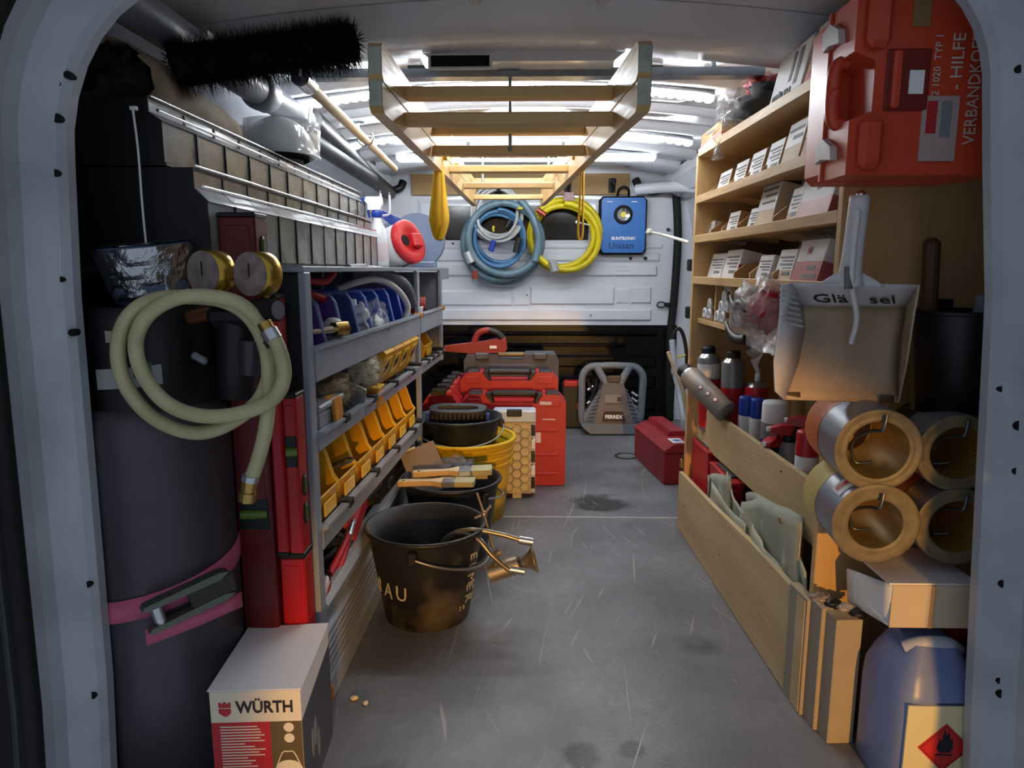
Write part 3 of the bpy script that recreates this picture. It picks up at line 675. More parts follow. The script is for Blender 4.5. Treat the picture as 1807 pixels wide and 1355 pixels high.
# ---- wipes tub lying against the end
tb = A(706, 440, Y=2.56); t = thing('wipes_tub', 'round white tub with red lid facing the aisle', 'tub', (tb.x, 2.56, .846+.078), rot=(0, 1.25, -.5))
part(t, 'tub', MB().lathe([(0, -.05), (.074, -.05), (.078, -.045), (.078, .03), (0, .03)], 32), whitec, False)
lid = part(t, 'lid', MB().lathe([(.08, .03), (.081, .034), (.081, .052), (.074, .056), (.045, .056), (.04, .052), (0, .052)], 32), mat('red_lid', 'C02026', .4, var=.08), False)
part(lid, 'dispenser_flap', MB().box((0, .02, .062), (.05, .05, .02), .004), MATS['red_lid'], False)
part(lid, 'flap_hole', MB().cyl((.0, -.035, .05), (0, -.035, .0575), .02), hole_m, False)
text(t, 'WÜRTH', .022, (.079, -.01, -.035), (0, 0, 1), (0, -1, 0), ink, world=False)
# ---- grey-blue cable box behind it
cb = A(738, 432, Y=2.78); t = thing('grey_reel', 'grey-blue round reel box behind the red-lidded tub', 'reel', (cb.x, 2.78, .846))
part(t, 'reel', MB().cyl((0, -.03, .105), (0, .03, .105), .105, n=36), mat('grey_blue_plastic', '7E8CA6', .45, var=.08), False)
part(t, 'hub', MB().cyl((0, -.034, .105), (0, -.03, .105), .025), dark_pl, False)
part(t, 'foot', MB().box((0, 0, .012), (.14, .07, .024), .004), MATS['grey_blue_plastic'], False)
part(t, 'shoulder', MB().prism([(-.17, .15), (-.07, .19), (0, .2), (0, .1), (-.1, .06)], -.025, .025, 'y'), MATS['grey_blue_plastic'], False)
t = thing('shelf_bridge', 'grey steel ledge carrying the reel past the shelf end', 'ledge', (cb.x, 2.78, .83)); part(t, 'plate', MB().bx(cb.x-.3, cb.x+.1, 2.62, 2.95, .834, .845), greym); part(t, 'flange', MB().bx(cb.x+.097, cb.x+.1, 2.62, 2.95, .80, .834), greym)
part(t, 'wall_bracket', MB().bx(-.93, cb.x-.295, 2.70, 2.86, .80, .834), greym)
zt = MATS['blue_plastic']; b0 = A(690, 392, Y=2.6); t = thing('cable_tie_bundle', 'bundle of blue sticks leaning above the red-lidded tub', 'bundle', b0-Vector((0, 0, .03)))
for k in range(5): part(t, 'stick', MB().cyl(b0+Vector((-.045, 0, .03+.004*k)), b0+Vector((.05, .02, -.045+.012*k)), .0035, n=8), zt)
for k, (px, py) in enumerate(((672, 365), (688, 368))):
    p = A(px, py, Y=2.48); t = thing('wall_hook', ('shorter' if k == 0 else 'longer')+' white bent-wire hook above the spray bottle', 'hook', p, 0, 'white wire hooks')
    part(t, 'wire', MB().tube(crv([p+Vector((-.0, 0, .045)), p+Vector((0.0, 0, 0)), p+Vector((-.005, 0, -.02)), p+Vector((-.03-.012*k, 0, -.024)), p+Vector((-.04-.012*k, 0, -.012))], 5), .004, 8), whitep)
    part(t, 'screw_tip', MB().cyl(p+Vector((-.001, 0, .045)), p+Vector((-.001, .0, .055)), .003, n=8), steel)
# ---- drain pipes under the roof
pg = mat('grey_drain_pipe', '7D8188', .4, var=.12, scale=4); pw = mat('warm_grey_pipe', '5F5A55', .5, var=.15)
t = thing('drain_pipe', 'long grey drain pipe with socket collar under left roof edge', 'pipe', (-.63, 1.25, 1.25))
part(t, 'tube', MB().cyl((-.635, 1.12, 1.255), (-.635, 2.05, 1.255), .034, n=24), pg)
part(t, 'socket', MB().lathe([(.034, -.04), (.040, -.04), (.041, -.01), (.043, .0), (.043, .015), (.038, .03), (.034, .03)], 24, T=Matrix.Translation((-.635, 1.72, 1.255)) @ Matrix.Rotation(PI/2, 4, 'X')), pg)
t = thing('drain_pipe', 'darker brown-grey pipe lying just above the nearer tilt bins', 'pipe', (-.66, 1.16, 1.13))
part(t, 'tube', MB().cyl((-.665, 1.15, 1.142), (-.665, 1.52, 1.142), .036, n=24), pw); part(t, 'end_ring', MB().lathe([(.036, 0), (.038, 0), (.038, .02), (.036, .02)], 24, T=Matrix.Translation((-.665, 1.52, 1.142)) @ Matrix.Rotation(PI/2, 4, 'X')), pw)
t = thing('drain_pipe', 'thin dark pipe running back beyond the helmet', 'pipe', (-.68, 2.2, 1.2)); part(t, 'tube', MB().cyl((-.68, 2.06, 1.245), (-.68, 3.1, 1.225), .03, n=20), dark_pl); part(t, 'end_ring', MB().cyl((-.68, 2.04, 1.245), (-.68, 2.07, 1.245), .034, n=20), dark_pl)
for y in (1.35, 1.95):
    t = thing('pipe_bracket', ('nearer' if y < 1.5 else 'further')+' white metal bracket carrying the grey drain pipe', 'bracket', (-.70, y, 1.2), 0, 'pipe brackets'); part(t, 'strap', MB().ribbon([(-.80, y, 1.225), (-.70, y, 1.214), (-.64, y, 1.214), (-.59, y, 1.23), (-.585, y, 1.27)], (0, .025, 0), .003, sm=False), white_metal); part(t, 'bolt', MB().cyl((-.6, y, 1.21), (-.6, y, 1.222), .006, n=8), steel)
# ---- insulation bundle near the door corner
p = A(232, 140, Y=1.16); t = thing('insulation_roll', 'torn roll of brown mineral wool in pale paper near the door corner', 'insulation', p-Vector((0, 0, .06)))
def tornroll(u, v):
    a = 2*PI*u; r = .052*(1+.14*mnoise.noise((math.cos(a)*2, math.sin(a)*2, v*5))); y = 1.13+.04*mnoise.noise((math.cos(a)*3, math.sin(a)*3, 9))*(1-v)+.42*v
    return (p.x-.005-.03*v+r*math.cos(a)*1.05, y, p.z-.005-.02*v+r*math.sin(a)*1.1)
part(t, 'paper_sleeve', MB().grid(tornroll, 26, 10, closeu=True), mat('tan_paper', '8E7B66', .8, var=.3, scale=20), solid=.003)
wm = mat('brown_wool', '2E2117', .95, col2='120C08', scale=60, bump=.8, bscale=120)
part(t, 'wool', blob(MB(), (p.x-.012, 1.15, p.z-.01), .050, .05, .053, .5, 5, 4, 30, 20), wm)
part(t, 'wool_tuft', blob(MB(), (p.x-.045, 1.13, p.z-.045), .035, .03, .04, .6, 4, 7), wm)
# ---- push broom with black bristles and wooden handle
bc0 = A(305, 118, Y=1.25); bc1 = A(622, 76, Y=1.42)
t = thing('push_broom', 'black-bristled broom hung under the roof with pale wooden handle', 'broom', (bc0+bc1)/2)
hs = mat('broom_block', '0E0D0F', .8, var=.3); br = mat('black_bristle', '0A0A0C', .75, var=.4, scale=40)
part(t, 'block', MB().cyl(bc0, bc1, .034, n=14), hs)
rnd = random.Random(3); bm_ = MB(); ax = (bc1-bc0).normalized(); u0 = ax.orthogonal().normalized(); w0 = ax.cross(u0)
for i in range(9000):
    s = rnd.random(); a = rnd.random()*2*PI; dv = (u0*math.cos(a)+w0*math.sin(a)+ax*rnd.uniform(-.25, .35)).normalized()
    L = rnd.uniform(.024, .036)*(1 if s < .97 else .8); b = bc0.lerp(bc1, s)+dv*.03; e = b+dv*L+Vector((0, 0, -.004)); sd = dv.cross(ax).normalized()*.0011
    bm_.add([b-sd, b+sd, e], [(0, 1, 2)])
o = part(t, 'bristles', bm_, br); o['kind'] = 'stuff'
hA = A(536, 142, Y=1.40); hB = A(697, 298, Y=3.0)
part(t, 'handle', MB().tube([hA, hA.lerp(hB, .5), hB], .0125, 14), wood('beech_handle', 'C9AE84', 'B2946A', 'Y'))
part(t, 'ferrule', MB().cyl(hA-(hB-hA).normalized()*.03, hA+(hB-hA).normalized()*.05, .017, n=14), steel)
part(t, 'ferrule_neck', MB().cyl(hA-(hB-hA).normalized()*.03, bc0.lerp(bc1, .68), .012, n=12), steel)
m_ = hA.lerp(hB, .49)
t = thing('handle_hook', 'chrome hook holding the broom handle under the roof', 'hook', m_)
part(t, 'hook', MB().tube(crv([(m_.x-.02, m_.y, m_.z+.05), (m_.x-.022, m_.y, m_.z), (m_.x, m_.y, m_.z-.018), (m_.x+.022, m_.y, m_.z), (m_.x+.02, m_.y, m_.z+.02)], 5), .004, 8), chrome)
part(t, 'plate', MB().box((m_.x-.02, m_.y, m_.z+.055), (.03, .03, .006), .001), chrome)
# ---------------------------------------------------------------- left shelf contents
def LP(u, y, z): return LT @ Vector((LX+u, y, z))
def bin_mesh(w, d, h, front, t=.003):
    """open-fronted storage bin; local x out to the aisle, y along the shelf"""
    pr = [(-d, 0), (-.012, 0), (.0, front), (-.01, front+.014), (-.026, h-.014), (-.036, h), (-d, h)]
    side = [MB().prism(pr, y, y+t, 'y') for y in (-w/2, w/2-t)]
    rim = [MB().tube([(a, y+.0025, b) for a, b in pr[2:]], .0032, 6) for y in (-w/2-.0015, w/2-t-.0005)]
    fr = MB(); fr.prism([(-.013, 0), (-.010, 0), (.002, front), (-.002, front)], -w/2+t, w/2-t, 'y'); fr.tube([(.001, -w/2+t, front), (.001, w/2-t, front)], .003, 6)
    fl_ = MB(); fl_.bx(-d, -.012, -w/2+t, w/2-t, 0, t); fl_.bx(-d, -d+t, -w/2+t, w/2-t, 0, h)
    return side, rim, fr, fl_
def bin_thing(label, u, y, z, w, d, h, front, m, mrim, group, lab=None):
    p = LP(u, y, z); t = thing('storage_bin', label, 'bin', p, LA, group)
    s, r, f, g = bin_mesh(w, d, h, front)
    [(part(t, 'side_wall', q, m, False), part(t, 'rim', q2, mrim, False)) for q, q2 in zip(s, r)]; ff = part(t, 'front_wall', f, m, False); part(t, 'tray', g, m, False)
    if lab: part(ff, 'label_slot', MB().box((.0045, 0, front*.5), (.004, w*.55, front*.5), .001), lab, False)
    return t
purple = mat('purple_bin', '5A3F8E', .4, var=.12); navy = mat('navy_bin', '3A4D88', .4, var=.12); blue = mat('blue_bin', '3459C2', .38, var=.12)
rimp = mat('bin_rim_blue', '7385D0', .35, var=.08); rimn = mat('bin_rim_navy', '6A79A8', .35, var=.08)
yel = mat('yellow_bin', 'E3A81C', .4, var=.12, scale=6); yrim = mat('yellow_rim', 'EDB935', .35, var=.06)
G = 'blue and purple bins on the upper tray'
zt1 = LSZ[0][0]+.0085
NM = ['purple open-front bin nearest the steel post', 'second purple bin with a chrome fitting in front', 'dark navy bin next to the purple ones', 'blue bin holding white fittings', 'blue bin with a clear bag in its mouth', 'fifth blue bin from the near post, middle right', 'blue bin under the white hose loop', 'last blue bin before the second post']
for i in range(8):
    y = 1.285+.112*i
    m = purple if i < 2 else (navy if i == 2 else blue)
    bin_thing(NM[i], -.006, y, zt1, .108, .2, .142-.004*(i == 0), .04, m, rimp if i > 2 else rimn, G)
# bits in those bins
t = thing('pipe_fitting', 'chrome threaded pipe with hex nut in front of purple bin', 'fitting', LP(-.03, 1.36, zt1+.06))
p = LP(-.045, 1.31, zt1+.075); q = LP(.0, 1.39, zt1+.078); part(t, 'pipe', MB().cyl(p, q, .009, n=14), chrome); part(t, 'hex_nut', MB().cyl(q-(q-p).normalized()*.02, q+(q-p).normalized()*.012, .016, n=6), brass)
t = thing('cap_fitting', 'white round plastic cap beside the chrome fitting', 'fitting', LP(-.03, 1.435, zt1+.05)); part(t, 'cap', MB().sphere(LP(-.03, 1.43, zt1+.072), .026, 16, 10), clipm); part(t, 'collar', MB().cyl(LP(-.03, 1.43, zt1+.045), LP(-.03, 1.43, zt1+.062), .02, n=16), clipm)
for k, (y, zz, a) in enumerate(((1.60, .075, .4), (1.615, .055, .9), (1.60, .10, .2), (1.625, .085, 1.3))):
    t = thing('elbow_fitting', ('lowest of the white threaded fittings in the blue bin', 'white threaded fitting standing on edge in the blue bin', 'topmost white threaded fitting in the blue bin', 'white fitting nearest the clear bag')[(1, 0, 2, 3)[k]], 'fitting', LP(-.03, y, zt1+zz), a, 'white fittings in a blue bin')
    part(t, 'barrel', MB().cyl((-.02, 0, 0), (.02, 0, .008), .012, n=14), clipm, False); part(t, 'flange', MB().cyl((.012, 0, .006), (.018, 0, .008), .017, n=14), clipm, False); part(t, 'stub', MB().cyl((-.008, 0, 0), (-.008, .01, .026), .009, n=12), clipm, False)
t = thing('clear_parts_bag', 'small clear bag of white parts in a blue bin', 'bag', LP(-.02, 1.73, zt1+.05)); part(t, 'film', blob(MB(), LP(-.02, 1.735, zt1+.07), .03, .05, .045, .5, 3, 21), MATS['clear_film']); part(t, 'parts', blob(MB(), LP(-.025, 1.735, zt1+.055), .02, .04, .025, .6, 5, 5), clipm)
t = thing('shower_hose', 'white ribbed hose looped over the blue bins', 'hose', LP(-.1, 1.8, zt1+.15))
part(t, 'hose', MB().tube(crv([LP(-.12, 1.74, zt1+.145), LP(-.08, 1.81, zt1+.165), LP(-.05, 1.89, zt1+.168), LP(-.02, 1.97, zt1+.14), LP(.0, 2.01, zt1+.09), LP(-.01, 2.0, zt1+.045)], 8), .009, 10), mat('white_hose', 'CFCFCD', .4, var=.08)); part(t, 'end_nut', MB().cyl(LP(-.01, 2.0, zt1+.045), LP(-.012, 1.99, zt1+.03), .014, n=6), chrome)
t = thing('waste_pipe', 'grey bent siphon pipe lying across the blue bins', 'pipe', LP(-.1, 2.05, zt1+.15))
part(t, 'pipe', MB().tube(crv([LP(-.10, 1.87, zt1+.19), LP(-.06, 1.96, zt1+.185), LP(-.02, 2.06, zt1+.15), LP(-.01, 2.11, zt1+.09)], 8), .018, 12), mat('pipe_grey', '5C6068', .4, var=.1)); part(t, 'socket', MB().cyl(LP(-.12, 1.84, zt1+.188), LP(-.09, 1.89, zt1+.19), .022, n=14), MATS['pipe_grey'])
t = thing('spring_clamp', 'red spring clamp lying on top of the purple bins', 'clamp', LP(-.1, 1.38, zt1+.145))
for s in (-1, 1): part(t, 'jaw', MB().tube(crv([LP(-.12, 1.33, zt1+.15), LP(-.09, 1.39, zt1+.165+.01*s), LP(-.06, 1.45+.02*s, zt1+.155+.015*s), LP(-.05, 1.49+.02*s, zt1+.16+.03*s)], 5), .008, 8), redc)
part(t, 'spring', MB().cyl(LP(-.10, 1.37, zt1+.15), LP(-.08, 1.37, zt1+.172), .009, n=10), steel)
# second bay of the upper tray
t = thing('red_roll', 'red tape roll at the end of the upper tray', 'tape roll', LP(-.08, 2.4, zt1)); part(t, 'roll', MB().lathe([(.03, 0), (.055, 0), (.055, .05), (.03, .05), (.03, 0)], 24), redc, False); part(t, 'core', MB().lathe([(.026, .002), (.03, .002), (.03, .048), (.026, .048), (.026, .002)], 24), kraft, False)
dup(t, LP(-.08, 2.41, zt1+.051), 0, 'upper red tape roll stacked on the other one'); t['group'] = 'stacked red tape rolls'; bpy.data.objects['red_roll.001']['group'] = 'stacked red tape rolls'
t = thing('white_tray', 'small white dish leaning in the far upper tray', 'dish', LP(-.02, 2.3, zt1+.02)); part(t, 'dish', MB().prism([(-.05, 0), (-.005, .0), (.0, .05), (-.006, .05), (-.012, .006), (-.05, .006)], -.05, .06, 'y'), whitec, False); part(t, 'rim', MB().tube([(-.002, -.05, .05), (-.002, .06, .05)], .003, 6), whitec, False)
# ---- tray two: tilting yellow drawers, hemp, lunch box
zt2 = LSZ[1][0]+.0085
t = thing('tilt_drawer_unit', 'row of four yellow tilting drawers with black symbols', 'drawer unit', LP(-.02, 1.72, zt2+.03), LA)
part(t, 'frame', MB().bx(-.14, -.03, -.0, .42, .0, .10, .003), yel, False)
for k in range(4):
    y = .003+.105*k; d = part(t, 'drawer_front', MB().prism([(-.03, .0), (-.008, .0), (.026, .085), (.018, .094), (-.03, .09)], y, y+.099, 'y'), yel, False)
    nx = Vector((.085, 0, -.034)).normalized(); part(d, 'recessed_label', MB().box((.0115, y+.0495, .045), (.0025, .066, .056), .0008, ry=math.atan2(.034, .085)), yrim, False)
    part(d, 'symbol', MB().box((.0135, y+.0495, .047), (.002, .034, .026), .0006, ry=math.atan2(.034, .085), rx=.4), ink, False)
hm = mat('hemp', 'B9A98A', .9, col2='7F6C4A', scale=30, bump=.6, bscale=140, stretch=(1, 4, 4))
def hemp(label, c, sx, sy, sz, seed, m, m2):
    t = thing('hemp_bundle', label, 'hemp', c-Vector((0, 0, sz)), 0, 'plumbing hemp tufts'); part(t, 'core', blob(MB(), c, sx, sy, sz, .5, 3, seed, 26, 16), m)
    rn = random.Random(seed); f = MB()
    for i in range(1600):
        d = Vector((rn.gauss(0, 1), rn.gauss(0, 1), rn.gauss(0, 1))).normalized(); b = c+Vector((d.x*sx, d.y*sy, d.z*sz))*.85; e = b+Vector((d.x*.5+rn.uniform(-.3, .6), d.y*.6+rn.uniform(-.6, .6), d.z*.5+rn.uniform(-.4, .2)))*.032
        w = Vector((rn.uniform(-1, 1), rn.uniform(-1, 1), rn.uniform(-1, 1)))*.0008; f.add([b-w, b+w, e], [(0, 1, 2)])
    o = part(t, 'fibres', f, m2); o['kind'] = 'stuff'
hp2 = mat('hemp_pale', 'D8D0BC', .9, col2='B5A98C', scale=30, bump=.6, bscale=140)
hemp('darker brown tuft of hemp nearest the steel post', LP(-.05, 1.43, zt2+.075), .045, .085, .036, 31, hm, hm); hemp('pale blond tuft of hemp beside the yellow drawers', LP(-.03, 1.615, zt2+.09), .04, .06, .04, 33, hp2, hp2)
t = thing('lunch_box', 'grey plastic tub with yellow clip on the middle tray', 'tub', LP(-.05, 1.32, zt2), LA)
gp = mat('grey_tub_plastic', '8A8E93', .35, var=.08)
part(t, 'tub', MB().bx(-.08, .045, -.07, .07, .0, .062, .006), gp, False); part(t, 'lid', MB().bx(-.085, .05, -.075, .075, .062, .076, .004), gp, False); part(t, 'clip', MB().prism([(.03, .078), (.053, .074), (.056, .03), (.050, .028), (.046, .07), (.03, .074)], .0, .045, 'y'), MATS['orange_plastic'], False)
t = thing('grey_scraper', 'grey flat-bladed scraper standing beside the hemp', 'scraper', LP(-.01, 1.52, zt2)); part(t, 'blade', MB().prism([(-.025, 0), (.015, .0), (.02, .06), (-.01, .075), (-.03, .05)], -.004, .004, 'y'), steel, False); part(t, 'handle', MB().box((-.045, .0, .05), (.05, .018, .018), .004), dark_pl, False)
t = thing('orange_holder', 'small orange holder below the pale hemp', 'holder', LP(-.005, 1.66, zt2)); part(t, 'cup', MB().bx(-.03, .012, -.03, .03, 0, .045, .003), MATS['orange_plastic'], False); part(t, 'rim', MB().bx(-.032, .014, -.032, .032, .041, .046, .002), yrim, False)
# second bay, tray two
bin_thing('upper yellow bin in the far bay of the shelf', -.03, 2.46, zt2, .15, .2, .12, .06, yel, yrim, 'yellow bins in the far bay', yrim)
t = thing('paper_bag', 'white paper packet leaning in the far bay', 'packet', LP(-.015, 2.27, zt2), LA+.2); part(t, 'packet', MB().prism([(-.05, 0), (.0, 0), (-.02, .07), (-.05, .08)], -.04, .05, 'y'), paperw, False); part(t, 'fold', MB().bx(-.05, -.02, -.04, .05, .074, .08), paperw, False)
# ---- tray three: row of yellow bins
zt3 = LSZ[2][0]+.0085
NM3 = ['yellow bin nearest the post on the lower tray', 'second yellow bin on the lower tray, steel tool inside', 'third yellow bin from the near post, lower tray', 'fourth yellow bin on the lower tray', 'fifth yellow bin along the lower tray', 'sixth yellow bin along the lower tray', 'seventh yellow bin along the lower tray', 'furthest yellow bin on the lower tray before the second post']
for i in range(7):
    bin_thing(NM3[i if i < 6 else 7], -.012, 1.30+.128*i, zt3+.03, .122, .2, .135, .055, yel, yrim, 'yellow bins along the lower tray', yrim)
t = thing('bin_riser', 'grey ledge under the row of yellow bins', 'ledge', LP(-.1, 1.7, zt3), LA); part(t, 'ledge', MB().bx(-.13, .096, -.47, .46, .0, .0285, .002), greyd, False); part(t, 'edge', MB().bx(.092, .1, -.47, .46, .012, .027, .001), greym, False)
t = thing('steel_punch', 'shiny steel punch sticking out of a yellow bin', 'punch', LP(-.03, 1.43, zt3+.08)); part(t, 'shaft', MB().cyl(LP(-.06, 1.43, zt3+.09), LP(.0, 1.40, zt3+.12), .008, n=12), steel); part(t, 'tip', MB().cyl(LP(.0, 1.40, zt3+.12), LP(.012, 1.395, zt3+.126), .008, .004, n=12), chrome)
# ---- lower compartment: tools glimpsed above the ribbed panel
t = thing('red_black_tool', 'red and black power tool in the shelf bottom', 'power tool', LP(-.12, 1.55, .2)); part(t, 'body', MB().box(LP(-.06, 1.58, .255), (.06, .16, .06), .012, rx=.3), redc); part(t, 'grip', MB().box(LP(-.05, 1.47, .23), (.04, .12, .04), .01, rx=-.5), black_pl); part(t, 'head', MB().cyl(LP(-.05, 1.66, .27), LP(-.04, 1.74, .285), .022, n=14), dark_pl)
t = thing('red_grip_pliers', 'red-handled pliers above the ribbed panel', 'pliers', LP(-.03, 1.38, .2))
for s in (-1, 1): part(t, 'handle', MB().tube(crv([LP(-.03, 1.34, .205+.012*s), LP(-.025, 1.40, .225+.012*s), LP(-.03, 1.47, .245+.004*s)], 5), .008, 8), redc)
part(t, 'head', MB().cyl(LP(-.03, 1.47, .245), LP(-.035, 1.53, .262), .012, .006, n=10), steel)
t = thing('black_case', 'black tool case in the shelf bottom, further back', 'case', LP(-.14, 2.0, .18), LA); part(t, 'shell', MB().bx(-.1, .1, -.22, .22, 0, .115, .012), black_pl, False); part(t, 'seam', MB().bx(-.101, .101, -.221, .221, .055, .06), dark_pl, False)
for y in (-.1, .1): part(t, 'latch', MB().box((.102, y, .058), (.008, .04, .03), .002), dark_pl, False)
t = thing('shelf_bottom_board', 'black board under the tools in the left shelf', 'board', LP(-.22, 1.9, .16), LA); part(t, 'board', MB().bx(-.2, .185, -.65, .65, .0, .018), greyd, False); part(t, 'front_edge', MB().bx(.185, .19, -.65, .65, -.01, .02), greym, False)
t = thing('black_cable_coil', 'coil of black cable lying in the shelf bottom', 'cable', LP(-.08, 1.36, .18)); part(t, 'coil', MB().tube([LP(-.1+.06*math.cos(a), 1.40+.075*math.sin(a), .19+.004*a) for a in [k*.3 for k in range(64)]], .007, 8), rubber); part(t, 'plug', MB().cyl(LP(-.05, 1.33, .20), LP(-.03, 1.30, .22), .016, n=12), black_pl)
t = thing('red_white_packet', 'small red and white packet by the near post', 'packet', LP(-.02, 1.27, .18)); part(t, 'packet', MB().box((0, 0, .03), (.02, .05, .05), .004, rx=.4), whitec, False); part(t, 'band', MB().box((0, .0, .03), (.0205, .0505, .016), .002, rx=.4), redc, False)
# ---------------------------------------------------------------- left foreground: tank, hose, gauges, levels, carton
TX, TY, TR = -.607, 1.088, .116
tankm = mat('tank_grey', '48444C', .4, .2, col2='3A363D', scale=5, bump=.03)
t = thing('gas_cylinder', 'fat dark grey cylinder strapped upright by the left door frame', 'cylinder', (TX, TY, 0))
part(t, 'body', MB().lathe([(0, .004), (TR*.9, .004), (TR, .03), (TR, .60), (TR*.985, .615), (TR*.93, .628), (TR*.8, .64), (0, .65)], 48), tankm, False)
part(t, 'collar', MB().lathe([(TR*.86, .60), (TR*.88, .635), (TR*.88, .76), (TR*.86, .785), (TR*.82, .785), (TR*.82, .63)], 48), black_pl, False)
part(t, 'shoulder', MB().lathe([(TR*.82, .63), (.05, .68), (.025, .70), (.025, .74), (0, .74)], 32), dark_pl, False)
a0 = -PI/2+.12
def onring(r, a, z): return (r*math.cos(a), r*math.sin(a), z)
def patch(r, a0, a1, z0, z1, n=8, sl=0): return MB().grid(lambda u, v: onring(r, a0+(a1-a0)*u, z0+(z1-z0)*v+sl*u), n, 1)
part(t, 'data_label', patch(TR*.887, a0-.35, a0+.55, .665, .695, sl=.006), mat('grey_sticker', '9A9A9C', .5, var=.1), False)
part(t, 'green_sticker', patch(TR*.89, a0+.18, a0+.42, .682, .705), mat('green_sticker', '3F6A3C', .5, var=.15), False)
part(t, 'small_label', patch(TR*.887, a0-.15, a0+.12, .735, .752), mat('pale_sticker', 'A59B8C', .5, var=.1), False)
hc = A(418, 556, Y=1.035)
vb = part(t, 'valve_body', MB().cyl(A(418, 700, Y=1.045), A(418, 560, Y=1.045), .030, n=18), black_pl)
part(vb, 'valve_head', MB().box(hc, (.082, .05, .036), .012, rz=-.1), black_pl, world=True)
part(vb, 'valve_name_plate', MB().box(A(408, 536, Y=1.008), (.042, .004, .012), .002, rz=-.1), dark_pl)
part(vb, 'lever', MB().box(A(352, 632, Y=1.03), (.026, .01, .012), .003, ry=.5), galv)
part(vb, 'manifold', MB().cyl(A(335, 560, Y=1.05), A(410, 545, Y=1.04), .012, n=12), mat('copper', '8A5A3A', .35, .8, var=.2))
part(vb, 'filter_cup', MB().cyl(A(442, 660, Y=1.03), A(444, 600, Y=1.03), .017, .02, n=16), mat('smoky_cup', '3B3A42', .25, var=.2))
k0_, k1_ = A(448, 548, Y=1.0), A(490, 547, Y=.985)
part(vb, 'adjust_knob', MB().cyl(k0_, k1_, .0165, n=20), black_pl); part(vb, 'knob_cap', MB().cyl(k1_, k1_+(k1_-k0_)*.04, .0135, n=18), mat('grey_cap', '6E6E72', .4, var=.1))
# pressure gauges with brass rims
for k, (gx, gz, al) in enumerate(((-.463, .835, 'left'), (-.395, .833, 'right'))):
    g = part(t, 'pressure_gauge', MB().lathe([(.030, -.004), (.032, -.004), (.032, .026), (.028, .03), (0, .03)], 32, T=Matrix.Translation((gx-TX, 1.0-TY, gz)) @ Euler((-PI/2, 0, -.42)).to_matrix().to_4x4()), mat('brass_rim', 'B8963E', .28, .85, var=.15), False)
    part(g, 'dial', MB().cyl((0, 0, -.0065), (0, 0, .0), .0312, n=32, T=Matrix.Translation((gx-TX, 1.0-TY, gz)) @ Euler((-PI/2, 0, -.42)).to_matrix().to_4x4()), mat('aged_dial', '8E807C', .35, col2='6E625F', scale=60), False)
    part(g, 'needle', MB().box((0, -.006, -.007), (.002, .02, .001), 0, T=Matrix.Translation((gx-TX, 1.0-TY, gz)) @ Euler((-PI/2, 0, -.42)).to_matrix().to_4x4()), ink, False)
    part(g, 'stem', MB().cyl((gx-TX+.012, 1.02-TY, gz-.03), (gx-TX+.0, 1.03-TY, .81), .006, n=10), brass, False)
# strap with ratchet
sm_ = mat('pink_strap', 'C4607E', .7, var=.15, scale=40)
st = MB(); st.grid(lambda u, v: onring(TR+.002, -PI*.95+PI*1.35*u, .272+.035*v+.11*u), 30, 1); s_ = part(t, 'lashing_strap', st, sm_, False, solid=.002)
ac = -PI/2+.72; T0 = Matrix.Translation((TR*math.cos(ac), TR*math.sin(ac), .335)) @ Matrix.Rotation(ac+PI/2, 4, 'Z') @ Matrix.Rotation(-.20, 4, 'Y')
bk_ = mat('buckle_zinc', '6C7266', .4, .7, var=.2)
for dz in (-.019, .019): part(s_, 'ratchet_side', MB().prism([(-.06, dz-.004), (-.065, dz), (-.06, dz+.005), (.05, dz+.006), (.065, dz+.001), (.05, dz-.006)], -.024, -.004, 'y', T=T0), bk_, False)
part(s_, 'ratchet_spool', MB().cyl((-.045, -.014, -.022), (-.045, -.014, .024), .009, n=12, T=T0), steel, False)
part(s_, 'ratchet_lever', MB().box((.035, -.018, -.0), (.07, .010, .034), .003, T=T0), mat('olive_lever', '3B3A2C', .5, .2, var=.2), False)
part(s_, 'loose_end', MB().ribbon([T0 @ Vector(q) for q in ((-.07, -.008, -.03), (.0, -.012, -.036), (.05, -.010, -.04), (.075, -.004, -.045))], (0, 0, .026), .002), sm_, False)
# cream air hose
hz = mat('cream_hose', 'B9B58E', .35, col2='A29D74', scale=18); YH = .962
def hp_(px, py, dy=0): return A(px, py, Y=YH+dy)
t = thing('air_hose', 'coiled cream rubber hose hung on the tank valve with brass end', 'hose', A(350, 640, Y=1.0))
pts = [(478, 588, .0), (494, 620, -.006), (501, 665, -.012), (480, 705, -.016), (420, 730, -.018), (350, 733, -.018), (290, 708, -.016), (250, 655, -.012), (240, 600, -.008), (262, 555, -.006), (310, 527, .0), (372, 523, .004),
       (430, 540, .012), (468, 590, .02), (476, 650, .014), (455, 708, .006), (395, 752, .0), (335, 763, -.002), (268, 735, -.004), (222, 680, -.004), (208, 620, -.002), (222, 565, .0), (262, 532, .006), (320, 524, .012), (390, 530, .018), (440, 560, .022), (470, 620, .016), (474, 700, .004), (468, 760, .0), (455, 812, .0), (441, 850, .0)]
part(t, 'hose', MB().tube(crv([hp_(*q) for q in pts], 6), .0105, 12), hz)
part(t, 'brass_tail', MB().cyl(hp_(441, 846), hp_(437, 872), .012, .010, n=14), brass); part(t, 'hex_nut', MB().cyl(hp_(438, 868), hp_(436, 884), .0135, n=6), brass); part(t, 'hose_clip', MB().cyl(hp_(443, 838), hp_(441, 848), .0128, n=16), steel)
